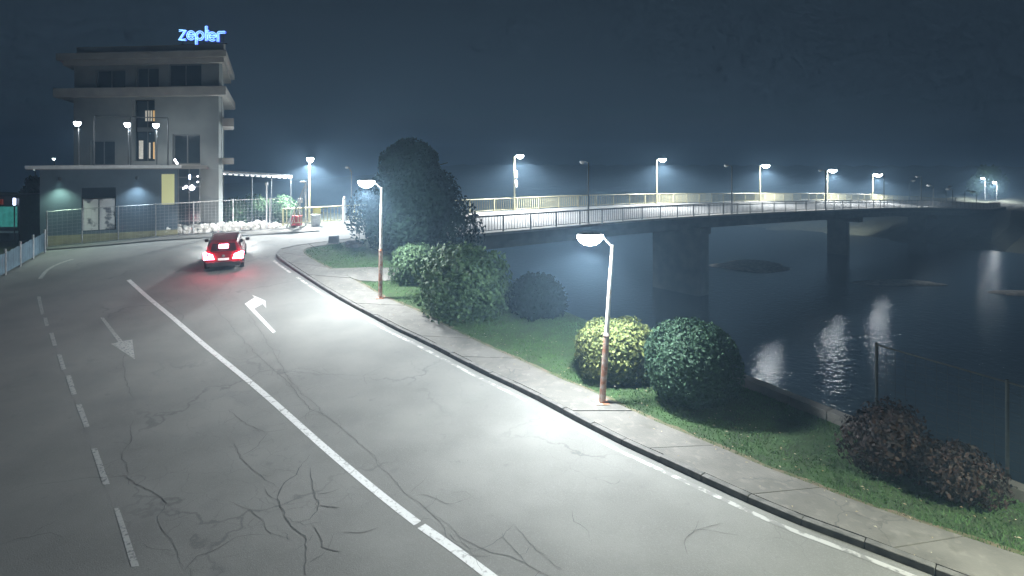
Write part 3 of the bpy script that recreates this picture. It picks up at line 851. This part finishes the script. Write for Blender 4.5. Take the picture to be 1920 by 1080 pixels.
# canopy with a string of bulbs, right of the office
cA = at(338, 319, 38.0); cB = at(548, 332, 41.5)
canopy = thing('garden_canopy', (cA.x, cA.y, 2.2), 'dark garden canopy with a string of small bulbs along its edge', 'canopy')
dd = (cB - cA); L = dd.length
dn = dd.normalized(); sd = Vector((dn.y, -dn.x, 0)).normalized()
MB().box((cA + cB) / 2 - sd * 1.6 + Vector((0, 0, .1)), (L, 3.2, .08), Matrix((dn, -sd, dn.cross(-sd))).transposed()).build('roof_sheet', darkmetal, canopy, world=True)
MB().tube(cA, cB, .035).build('front_beam', galv, canopy, world=True)
for t in (.03, .62, .8, .985):
    p = cA.lerp(cB, t); MB().tube((p.x, p.y, 2.15), p - Vector((0, 0, .04)), .035).build('post', darkmetal, canopy, world=True)
bulbm = mat('string_bulb', (.7, .7, .7), .4, emit=(.9, .96, 1), estr=.55)
for k_ in range(20):
    p = cA.lerp(cB, (k_ + .5) / 20) - Vector((0, 0, .09)) + sd * .04
    MB().tube(p - dn * .11, p + dn * .11, .045, .045, 6).build('bulb', bulbm, canopy, world=True)

# ------------------------------------------------------------------ roadside fence, hedge, white stones
fpts = [gp(*p) for p in ((88, 465), (154, 458), (222, 452), (292, 446), (363, 440), (437, 434), (506, 430), (545, 428))]
mesh_fence('site_fence', [tuple(p) for p in fpts], 2.0, 'pale wire mesh fence running along the far side of the street', galv, cell=.2, wire=.008)
edge = sheet('far_kerb', [tuple(gp(*p)[:2]) for p in ((85, 470), (200, 461), (300, 452), (420, 445), (560, 437), (600, 434), (600, 424), (540, 428), (420, 437), (290, 447), (88, 466))], .07, concrete)
tag(edge, kind='structure')
stones = thing('stone_edging', gp(400, 434), 'row of white painted rough stones along the street edge, lit by headlights', 'edging')
def rock(r, seed):
    rr = np.random.default_rng(seed); bm = bmesh.new()
    bmesh.ops.create_icosphere(bm, subdivisions=2, radius=r)
    for v in bm.verts: v.co *= 1 + rr.uniform(-.22, .22); v.co.z *= .9
    me = bpy.data.meshes.new('stone'); bm.to_mesh(me); bm.free(); me.materials.append(stonewhite); return me
rocks = [rock(.17, s) for s in range(6)]
inv = pmat(stones).inverted()
for i in range(120):
    f_ = (i % 64) / 63; lay = i // 64
    p = gp(300 + 222 * f_, 442 - 13 * f_ + rng.uniform(-2, 1))
    o = bpy.data.objects.new('stone', rocks[i % 6]); col.objects.link(o); o.parent = stones
    o.location = inv @ (p + Vector((rng.uniform(-.05, .05) + .12 * lay, .1 * lay, .12 + .24 * lay + rng.uniform(-.05, .1)))); o.rotation_euler = rng.uniform(0, 6, 3); k_ = rng.uniform(.7, 1.25); o.scale = (k_, k_, k_)

# ------------------------------------------------------------------ foliage
def leaf_mesh(name, n, shape, size, material, seed, inner=.72, rag=0.0):
    """n diamond leaves through the outer part of a volume; shape(dirs)-> radius vectors, centred at origin"""
    g = np.random.default_rng(seed)
    d = g.normal(size=(n, 3)); d /= np.linalg.norm(d, axis=1)[:, None]
    P = shape(d)
    rad = inner + (1.04 - inner) * g.random((n, 1)) ** .45
    if rag:
        c = g.normal(size=(90, 3)); c /= np.linalg.norm(c, axis=1)[:, None]
        near = (d @ c.T).max(1)[:, None]
        rad = rad * (1 + rag * np.clip((near - .96) / .04, 0, 1) * g.random((n, 1)) - rag * .55 * np.clip((.95 - near) / .05, 0, 1))
    P = P * rad
    nr = d + g.normal(0, .55, (n, 3)); nr /= np.linalg.norm(nr, axis=1)[:, None]
    a = np.cross(nr, g.normal(size=(n, 3))); a /= np.linalg.norm(a, axis=1)[:, None]
    b = np.cross(nr, a)
    s = size * g.uniform(.45, 1.45, (n, 1))
    V = np.empty((n, 4, 3))
    V[:, 0] = P - a * s; V[:, 1] = P + b * s * .55; V[:, 2] = P + a * s; V[:, 3] = P - b * s * .55
    me = bpy.data.meshes.new(name)
    me.from_pydata(V.reshape(-1, 3).tolist(), [], np.arange(n * 4).reshape(n, 4).tolist())
    me.materials.append(material)
    return me
def lumps(seed, amp, k=9):
    g = np.random.default_rng(seed); c = g.normal(size=(k, 3)); c /= np.linalg.norm(c, axis=1)[:, None]; h = g.uniform(-1, 1, k)
    return lambda d: 1 + amp * np.tanh((np.exp(4 * (d @ c.T - 1)) * h).sum(1) * 1.6)[:, None]
def blob(rx, ry, rz, p=2.0, seed=0, amp=.12):
    lf = lumps(seed, amp, 22)
    def f(d):
        r = (np.abs(d[:, 0] / rx) ** p + np.abs(d[:, 1] / ry) ** p + np.abs(d[:, 2] / rz) ** p) ** (-1 / p)
        return d * r[:, None] * lf(d)
    return f
def leafmat(name, c, c2, scale=7, rough=.68, spec=.25):
    m = mat(name, c, rough, color2=c2, scale=scale, detail=3, lo=.38, hi=.62, spec=spec)
    return m
def shrub(name, base, size, label, cat, lm, n, leaf, p=2.0, seed=1, amp=.12, group=None, inner=.72, lift=.0, core=.7, stems=5, rag=.2):
    root = thing(name, base, label, cat, group)
    rx, ry, h = size
    sh = blob(rx, ry, h / 2, p, seed, amp)
    o = bpy.data.objects.new('foliage', leaf_mesh('foliage', n, sh, leaf, lm, seed, inner, rag)); col.objects.link(o); o.parent = root; o.location = (0, 0, h / 2 + lift)
    if core:
        bm = bmesh.new(); bmesh.ops.create_icosphere(bm, subdivisions=3, radius=1)
        D = np.array([v.co[:] for v in bm.verts]); Q = sh(D) * core
        for v, q in zip(bm.verts, Q): v.co = q
        me = bpy.data.meshes.new('inner_growth'); bm.to_mesh(me); bm.free(); me.materials.append(lm)
        c = bpy.data.objects.new('inner_growth', me); col.objects.link(c); c.parent = root; c.location = (0, 0, h / 2 + lift)
    st_ = MB()
    for k_ in range(stems):
        a = 6.28 * k_ / stems
        st_.tube((.08 * math.cos(a), .08 * math.sin(a), 0), (rx * .35 * math.cos(a), ry * .35 * math.sin(a), h * .55 + lift), .035, .012, 6)
    st_.build('stems', bark, root)
    return root
lf_dark = leafmat('dark_laurel_leaf', (.07, .13, .06), (.02, .045, .022))
lf_mid = leafmat('privet_leaf', (.06, .105, .05), (.028, .055, .028))
lf_yel = leafmat('variegated_leaf', (.15, .17, .055), (.05, .075, .025), scale=11)
lf_box = leafmat('boxwood_leaf', (.035, .08, .042), (.018, .042, .026), scale=12)
lf_red = leafmat('barberry_leaf', (.03, .016, .013), (.012, .009, .008), scale=9)
lf_con = leafmat('conifer_leaf', (.009, .018, .014), (.005, .01, .008), scale=5, spec=.02, rough=.9)
def gbase(u, v): p = gp(u, v); return p + Vector((0, 0, .1))
shrub('clipped_shrub', gbase(778, 528), (1.0, 1.0, 1.55), 'small clipped green shrub left of the big laurel, near the pole', 'shrub', lf_mid, 5200, .065, 2.8, 3, .08)
shrub('laurel_shrub', gbase(880, 590), (1.42, 1.35, 2.4), 'big loose glossy laurel shrub behind the lawn, largest of the shrubs', 'shrub', lf_dark, 11000, .08, 2.3, 5, .25, inner=.5, rag=.32, core=.55)
shrub('laurel_shrub', gbase(1010, 596), (.95, .9, 1.35), 'low dark bush right of the largest shrub', 'shrub', lf_con, 5200, .075, 2.2, 6, .22, inner=.6)  # bush in shade: the darkness is put into near-black leaf colour
shrub('golden_shrub', gbase(1153, 712), (1.02, .95, 1.6), 'clipped yellow green shrub behind the leaning rusty lamp post', 'shrub', lf_yel, 9000, .058, 3.0, 8, .08, rag=.13)
shrub('boxwood_shrub', gbase(1298, 757), (1.2, 1.15, 2.1), 'round dark green boxwood ball right of the yellow green shrub', 'shrub', lf_box, 17000, .042, 2.3, 11, .06, rag=.07, core=.8)
shrub('red_shrub', gbase(1658, 892), (.78, .72, 1.3), 'reddish leafy shrub on the lawn, left of the two red ones', 'shrub', lf_red, 5000, .05, 2.2, 14, .2, inner=.45, core=.5)
shrub('red_shrub', gbase(1785, 945), (.72, .68, 1.05), 'reddish leafy shrub by the low river wall, right of the two red ones', 'shrub', lf_red, 5000, .045, 2.2, 17, .22, inner=.45, core=.5)
shrub('yellow_bush', gp(315, 426) + Vector((0, 0, -.1)), (.55, .5, 1.9), 'small pale bush below the yellow panel of the shop', 'shrub', lf_yel, 1500, .07, 2.2, 21, .2)
# hedge plants behind the mesh fence
for i, (u, v) in enumerate(((345, 424), (392, 421), (440, 418), (487, 416), (530, 416))):
    shrub('hedge_plant', gp(u, v), (1.0, .8, 1.75 + .2 * (i % 2)), 'dark hedge bush behind the mesh fence, %s from the left' % ['first', 'second', 'third', 'fourth', 'fifth'][i], 'hedge', lf_dark, 1800, .09, 2.2, 30 + i, .25, group='hedge bushes behind the mesh fence')

def conifer(name, base, r, h, label, seed, n, lm=lf_con, leaf=.14):
    root = thing(name, base, label, 'tree')
    tr_ = MB(); tr_.tube((0, 0, 0), (0, 0, h * .9), .22, .05, 9)
    for k_ in range(10):
        a = k_ * 2.4; z = h * (.12 + .07 * k_)
        tr_.tube((0, 0, z), (r * .7 * math.cos(a), r * .7 * math.sin(a), z + .5), .06, .015, 5)
    tr_.build('trunk', bark, root)
    g = np.random.default_rng(seed); V = []; lobes = 15
    for k_ in range(lobes):
        f_ = (k_ + .5) / lobes; a = k_ * 2.4; rr = r * (.5 - .17 * f_) * g.uniform(.85, 1.2); off = r * .62 * (1 - .75 * f_ ** 1.6)
        me = leaf_mesh('lobe', n // lobes, blob(rr, rr, rr * 1.15, 2.0, seed + k_, .3), leaf, lm, seed + k_, .25)
        co = np.empty(len(me.vertices) * 3); me.vertices.foreach_get('co', co)
        V.append(co.reshape(-1, 3) + np.array([off * math.cos(a), off * math.sin(a), rr * .9 + (h - rr * 2) * f_])); bpy.data.meshes.remove(me)
    V = np.concatenate(V); me = bpy.data.meshes.new('crown')
    me.from_pydata(V.tolist(), [], np.arange(len(V)).reshape(-1, 4).tolist()); me.materials.append(lm)
    o = bpy.data.objects.new('crown', me); col.objects.link(o); o.parent = root; o.location = (0, 0, .05)
    return root
conifer('conifer_tree', gp(771, 487), 2.75, 6.6, 'large dark columnar tree hiding the start of the bridge', 41, 52000, leaf=.1)
conifer('conifer_tree', Vector((at(52, 400, 36).x, 36.5, 2.1)), 1.1, 3.6, 'dark narrow tree at the left beside the shop', 43, 5000, leaf=.12)
conifer('far_tree', Vector((at(1853, 370, 158).x, 158, -3.6)), 4.4, 9.2, 'small lit tree under the far lamps at the bridge end', 45, 4000, lm=leafmat('far_leaf', (.07, .12, .04), (.03, .06, .02)), leaf=.45)
fw = thing('far_road_wall', at(1862, 392, 146), 'pale lit wall beside the road at the far bridge end', 'wall')
MB().box((0, 0, 0), (5.2, .5, 1.6), Matrix.Rotation(R(-18), 3, 'Z')).bbox(-.3, .3, -.3, .3, -1.6, -.8).build('wall_block', slabm, fw)

# ------------------------------------------------------------------ small street things by the bridge head
gpst = thing('braced_gate', gp(573, 424), 'pale steel gate frame with a long diagonal brace', 'gate')
p0 = gp(573, 424); up = Vector((0, 0, 1))
MB().tube(p0, p0 + up * 3.05, .07, .07, 8).build('post', galv, gpst, world=True)
q0 = gp(536, 429)
MB().tube(q0, p0 + up * 2.85, .045, .045, 8).build('brace', galv, gpst, world=True)
MB().tube(q0 + Vector((.22, 0, 0)), p0 + up * 2.75 + Vector((.1, 0, 0)), .03, .03, 8).build('brace', galv, gpst, world=True)
MB().tube(p0 + up * 3.0, p0 + up * 3.0 + Vector((-.35, 0, 0)), .06, .06, 8).build('crossbar', galv, gpst, world=True)
MB().tube(p0 + Vector((-.35, -.1, 0)), p0 + Vector((-.35, -.1, 1.85)), .05, .05, 8).build('post', galv, gpst, world=True)
MB().box(p0 + Vector((-.3, -.15, 1.75)), (.3, .22, .3)).build('lock_box', galv, gpst, world=True)
tp_ = gp(500, 431); t_ = thing('tall_post', tp_, 'thin grey post with a small cap behind the mesh fence', 'post')
MB().tube((0, 0, 0), (0, 0, 2.9), .055, .05, 8).build('shaft', galv, t_); MB().lathe([(.06, 2.88), (.1, 2.95), (.1, 3.05), (.04, 3.1)], n=10).build('cap', galv, t_)
bn = thing('litter_bin', gp(592, 425), 'grey litter bin with a yellow board above it by the railing', 'bin')
MB().lathe([(.26, 0), (.3, .1), (.32, .75), (.34, .8), (.3, .84)], n=16).build('body', galv, bn, smooth=True)
MB().tube((0, .25, 0), (0, .25, 1.3), .03).build('post', galv, bn)
MB().box((0, .2, 1.05), (.55, .03, .42)).build('board', yellowp, bn)
rb = thing('red_container', gp(556, 424), 'small red container behind the gate brace', 'container')
MB().box((0, 0, .35), (.62, .5, .62), taper=.92).build('body', redp, rb, bevel=.04); MB().box((0, 0, .69), (.66, .54, .06)).build('lid', redp, rb, bevel=.02)
bo = thing('white_post', gp(646, 420), 'thick white post standing at the end of the cream railing', 'post')
MB().tube((0, 0, 0), (0, 0, 1.7), .12, .11, 12).build('shaft', mat('white_post_paint', (.78, .78, .76), .5, var=.15), bo); MB().lathe([(.11, 1.7), (.13, 1.74), (.1, 1.86), (.03, 1.92)], n=12).build('cap', galv, bo)
blk = thing('stone_block', gp(626, 459) + Vector((0, 0, .1)), 'dark squat stone block on the lawn corner by the bridge', 'block')
MB().box((0, 0, .21), (.55, .4, .42), taper=.9).build('block_body', darkmetal, blk, bevel=.05); MB().box((0, 0, .01), (.65, .5, .06)).build('plinth', kerbm, blk)
rk = thing('grey_rock', gp(664, 465) + Vector((0, 0, .05)), 'low grey rock lying below the dark tree', 'rock')
rm_ = rock(.42, 77); rm_.materials.clear(); rm_.materials.append(kerbm); o = bpy.data.objects.new('rock_body', rm_); col.objects.link(o); o.parent = rk; o.scale = (1.3, .9, .7); o.location = (0, 0, .12)
gl = thing('garden_light', gp(394, 424), 'small teal garden light on a thin stem behind the fence', 'lamp')
MB().tube((0, 0, 0), (0, 0, 2.45), .03, .03, 8).build('stem', galv, gl)
MB().lathe([(.03, 2.4), (.11, 2.48), (.11, 2.6), (.04, 2.68)], n=10).build('lamp_head', mat('teal_lamp', (.6, .8, .8), .4, emit=(.6, 1, .98), estr=3), gl)

# ------------------------------------------------------------------ far left: blue fence, kiosk, neon tube
bluem = mat('blue_fence_panel', (.12, .2, .26), .6, var=.35, scale=3)
lfp = [gp(*p) for p in ((84, 474), (62, 486), (38, 500), (10, 516), (-25, 535))]
blf = thing('blue_fence', lfp[0], 'low blue grey panel fence at the left street edge', 'fence')
for i, p in enumerate(lfp):
    MB().tube(p, p + up * 1.25, .05, .05, 8).build('post', galv, blf, world=True)
    if i + 1 < len(lfp):
        q = lfp[i + 1]
        for k_ in range(6):
            a = p.lerp(q, (k_ + .12) / 6); b_ = p.lerp(q, (k_ + .88) / 6)
            MB().add([a + up * .12, b_ + up * .12, b_ + up * (1.05 + .03 * (k_ % 2)), a + up * (1.05 + .03 * (k_ % 2)), a + up * .12 + Vector((0, .03, 0)), b_ + up * .12 + Vector((0, .03, 0)), b_ + up * 1.06 + Vector((0, .03, 0)), a + up * 1.06 + Vector((0, .03, 0))],
                     [(0, 1, 2, 3), (7, 6, 5, 4), (0, 4, 5, 1), (1, 5, 6, 2), (2, 6, 7, 3), (3, 7, 4, 0)]).build('slat', bluem, blf, world=True)
kx = at(8, 430, 33)
kio = thing('kiosk', (kx.x - .6, 33.4, 2.05), 'dark kiosk with a teal lit window at the far left', 'kiosk')
MB().bbox(-1.6, 1.1, 0, 2, 0, 2.5).build('cabin', darkmetal, kio); MB().bbox(-1.8, 1.3, -.4, 2.2, 2.503, 2.66).build('roof', darkmetal, kio)
MB().bbox(-.7, 1.0, -.03, -.004, .85, 2.0).build('lit_window', mat('teal_lit_window', (.1, .3, .3), .5, emit=(.1, .75, .65), estr=.22, color2=(.02, .06, .06), scale=3), kio)
MB().bbox(-.9, 1.05, -.06, -.004, .5, .62).build('counter', mat('pale_counter', (.45, .6, .62), .5, var=.1), kio)
MB().bbox(-1.0, .2, -.06, -.004, 2.12, 2.42).build('red_fascia', mat('red_sign', (.3, .05, .03), .5, emit=(.8, .12, .05), estr=.08), kio)
nt_ = thing('neon_tube_sign', at(27, 376, 33.2) + Vector((0, 0, -2.2)), 'upright bluish white neon tube on a thin post at the far left', 'light')
MB().tube((0, 0, 0), (0, 0, 1.95), .03).build('post', darkmetal, nt_); MB().tube((0, 0, 1.95), (0, 0, 2.5), .06).build('tube', mat('bluish_tube', (.6, .7, .9), .4, emit=(.62, .72, 1), estr=9), nt_)
for i, (px, py) in enumerate(((102, 302), (66, 322))):
    p = at(px, py, 62)
    lamp_post('distant_lamp', Vector((p.x, p.y, 2.2)), p.z - 2.2, .3, R(-60), ['bright distant lamp left of the office block', 'faint distant lamp far left below the bright one'][i], None, lit=False, size=.7 - .25 * i, pm=darkmetal, r0=.05)
    for c_ in bpy.data.objects:
        if c_.name.startswith('lamp_bowl') and c_.parent and c_.parent['label'].split()[1] == 'distant': c_.data.materials.clear(); c_.data.materials.append(farlampglass)

# ------------------------------------------------------------------ the car
carp = mat('car_red_paint', (.22, .012, .02), .25, var=.15, scale=2, spec=.6)
carblk = mat('car_black_trim', (.025, .025, .028), .6, var=.2)
carglass = mat('car_glass', (.02, .015, .018), .08)
tyrem = mat('tyre_rubber', (.02, .02, .02), .9, var=.2)
rimm = mat('alloy_rim', (.5, .5, .52), .35, metal=.8)
tail = mat('lit_tail_light', (.6, .02, .03), .3, emit=(1, .1, .16), estr=65)
brake = mat('lit_brake_light', (.6, .02, .03), .3, emit=(1, .12, .18), estr=90)
platem = mat('number_plate', (.8, .8, .8), .4, emit=(1, .85, .8), estr=.35)
chrome = mat('chrome', (.7, .7, .7), .2, metal=1)
cb = gp(425, 511)
car = thing('red_car', (cb.x - .85, cb.y + 1.75, G(cb.y + 1.75) + .01), 'red hatchback car with brake lights on, turning towards the bridge', 'car', rz=R(22))
car.rotation_euler = (R(6.0), 0, R(22))
car.scale = (.93, .93, .93)
HWd = .9
def body_ring(y, zb, zs, zt, hw, tw):
    pts = [(-hw * .86, zb), (-hw * .98, zb + .12), (-hw, zs), (-hw * .985, (zs + zt) / 2), (-tw, zt), (-tw * .5, zt + .02), (tw * .5, zt + .02), (tw, zt), (hw * .985, (zs + zt) / 2), (hw, zs), (hw * .98, zb + .12), (hw * .86, zb)]
    return [(x, y, z) for x, z in pts]
rings = [body_ring(-2.06, .42, .62, .86, .74, .66), body_ring(-2.0, .3, .6, 1.0, .84, .76), body_ring(-1.8, .26, .6, 1.04, .89, .82), body_ring(-1.2, .25, .6, 1.04, .9, .84),
         body_ring(0, .25, .6, 1.02, .9, .84), body_ring(.9, .25, .6, 1.0, .9, .82), body_ring(1.5, .26, .58, .93, .87, .76), body_ring(1.95, .3, .55, .8, .78, .62), body_ring(2.08, .4, .55, .7, .6, .5)]
MB().loft(rings).build('body', carp, car, smooth=False, bevel=.04)
def cab_ring(y, z0, z1, w0, w1): return [(-w0, y, z0), (-w1 - .02, y, z1 - .12), (-w1 + .08, y, z1), (w1 - .08, y, z1), (w1 + .02, y, z1 - .12), (w0, y, z0)]
cab = [[(-.8, -1.98, 1.02), (-.72, -1.86, 1.3), (-.64, -1.74, 1.46), (.64, -1.74, 1.46), (.72, -1.86, 1.3), (.8, -1.98, 1.02)],
       cab_ring(-1.4, 1.02, 1.53, .82, .68), cab_ring(-.6, 1.02, 1.57, .83, .69), cab_ring(.25, 1.0, 1.53, .83, .67),
       [(-.8, 1.1, 1.0), (-.72, .85, 1.18), (-.62, .68, 1.34), (.62, .68, 1.34), (.72, .85, 1.18), (.8, 1.1, 1.0)]]
MB().loft(cab).build('cabin', carp, car, bevel=.03)
rw = MB(); rw.add([(-.62, -1.985, 1.06), (.62, -1.985, 1.06), (.52, -1.775, 1.44), (-.52, -1.775, 1.44), (-.62, -1.95, 1.06), (.62, -1.95, 1.06), (.52, -1.74, 1.44), (-.52, -1.74, 1.44)], [(0, 1, 2, 3), (7, 6, 5, 4), (0, 4, 5, 1), (1, 5, 6, 2), (2, 6, 7, 3), (3, 7, 4, 0)])
rwo = rw.build('rear_window', carglass, car)
MB().box((.0, -1.99, 1.09), (.5, .02, .025)).build('wiper', carblk, rwo)
for sx in (-1, 1):
    for y0, y1 in ((-1.45, -.75), (-.68, .1), (.16, .62)):
        t0, t1 = 1.08, 1.42 if y1 < .5 else 1.3
        xw0, xw1 = sx * .835, sx * .742
        MB().add([(xw0, y0, t0), (xw0, y1, t0), (xw1, y1 - .06 * (y1 > .5), t1), (xw1, y0, t1), (xw0 - sx * .03, y0, t0), (xw0 - sx * .03, y1, t0), (xw1 - sx * .03, y1 - .06 * (y1 > .5), t1), (xw1 - sx * .03, y0, t1)],
                 [(0, 1, 2, 3), (7, 6, 5, 4), (0, 4, 5, 1), (1, 5, 6, 2), (2, 6, 7, 3), (3, 7, 4, 0)]).build('side_window', carglass, car)
    m_ = MB().box((sx * 1.02, .62, 1.06), (.2, .12, .16)).build('mirror', carblk, car, bevel=.03)
    MB().tube((sx * .64, -1.5, 1.60), (sx * .64, .2, 1.62), .022).tube((sx * .64, -1.5, 1.6), (sx * .64, -1.5, 1.5), .02).tube((sx * .64, .2, 1.62), (sx * .64, .2, 1.5), .02).build('roof_rail', chrome, car)
    MB().add([(sx * .42, -2.13, .68), (sx * .92, -2.04, .66), (sx * .95, -1.88, .97), (sx * .86, -2.04, 1.06), (sx * .5, -2.11, .93),
              (sx * .5, -1.98, .74), (sx * .82, -1.85, .72), (sx * .82, -1.8, .92), (sx * .76, -1.9, .97), (sx * .56, -1.95, .88)],
             [(0, 1, 2, 3, 4), (9, 8, 7, 6, 5), (0, 5, 6, 1), (1, 6, 7, 2), (2, 7, 8, 3), (3, 8, 9, 4), (4, 9, 5, 0)]).build('tail_light', tail, car)
    MB().box((sx * .62, -2.075, .42), (.2, .03, .05)).build('reflector', redp, car)
    MB().box((sx * .62, 2.02, .64), (.32, .08, .14)).build('headlight', lampglass, car)
    spot(car, (sx * .62, 2.12, .66), 900, 75, (1, .97, .92), .7, .06, rot=(R(86), 0, 0))
    for y in (-1.3, 1.3):
        w = MB().lathe([(.2, -.1), (.31, -.1), (.325, -.05), (.325, .05), (.31, .1), (.2, .1)], (0, 0, 0), 20, rot=Matrix.Rotation(R(90), 3, 'Y')).build('wheel', tyrem, car)
        w.location = (sx * .83, y, .325)
        rim = MB().lathe([(.2, -.09), (.2, .09), (.06, .07 * sx)], (0, 0, 0), 14, rot=Matrix.Rotation(R(90), 3, 'Y')).build('rim', rimm, w)
MB().box((0, -1.765, 1.475), (1.24, .2, .03), Matrix.Rotation(R(-8), 3, 'X')).build('spoiler', carp, car, bevel=.01)
MB().box((0, -1.885, 1.3), (.44, .05, .2), Matrix.Rotation(R(-29), 3, 'X')).build('high_brake_light', brake, car, bevel=.02)
bmp = MB(); bmp.loft([[(-.8, -2.02, .28), (.8, -2.02, .28), (.84, -2.0, .55), (-.84, -2.0, .55)], [(-.76, -2.11, .3), (.76, -2.11, .3), (.78, -2.11, .52), (-.78, -2.11, .52)]]); bmp.build('rear_bumper', carblk, car, bevel=.02)
MB().box((0, -2.085, .67), (.52, .02, .115)).build('number_plate', platem, car)
MB().lathe([(.07, -.01), (.07, .01)], (0, -2.075, .84), 12, rot=Matrix.Rotation(R(90), 3, 'X')).build('emblem', chrome, car)
MB().tube((.35, -2.13, .27), (.35, -1.9, .27), .035).build('exhaust', chrome, car)

# ------------------------------------------------------------------ haze volume, added to stand in for the lens glare veil
hm = bpy.data.materials.new('glare_veil_haze'); hm.use_nodes = True
nt = hm.node_tree; nt.nodes.clear()
out = nt.nodes.new('ShaderNodeOutputMaterial'); pv = nt.nodes.new('ShaderNodeVolumePrincipled')
pv.inputs['Color'].default_value = (.46, .72, 1, 1); pv.inputs['Density'].default_value = HAZE_DENSITY; pv.inputs['Anisotropy'].default_value = .05
nt.links.new(pv.outputs['Volume'], out.inputs['Volume'])
hz = MB().bbox(-300, 420, -60, 480, -16, 19).build('haze', hm)
tag(hz, kind='stuff')
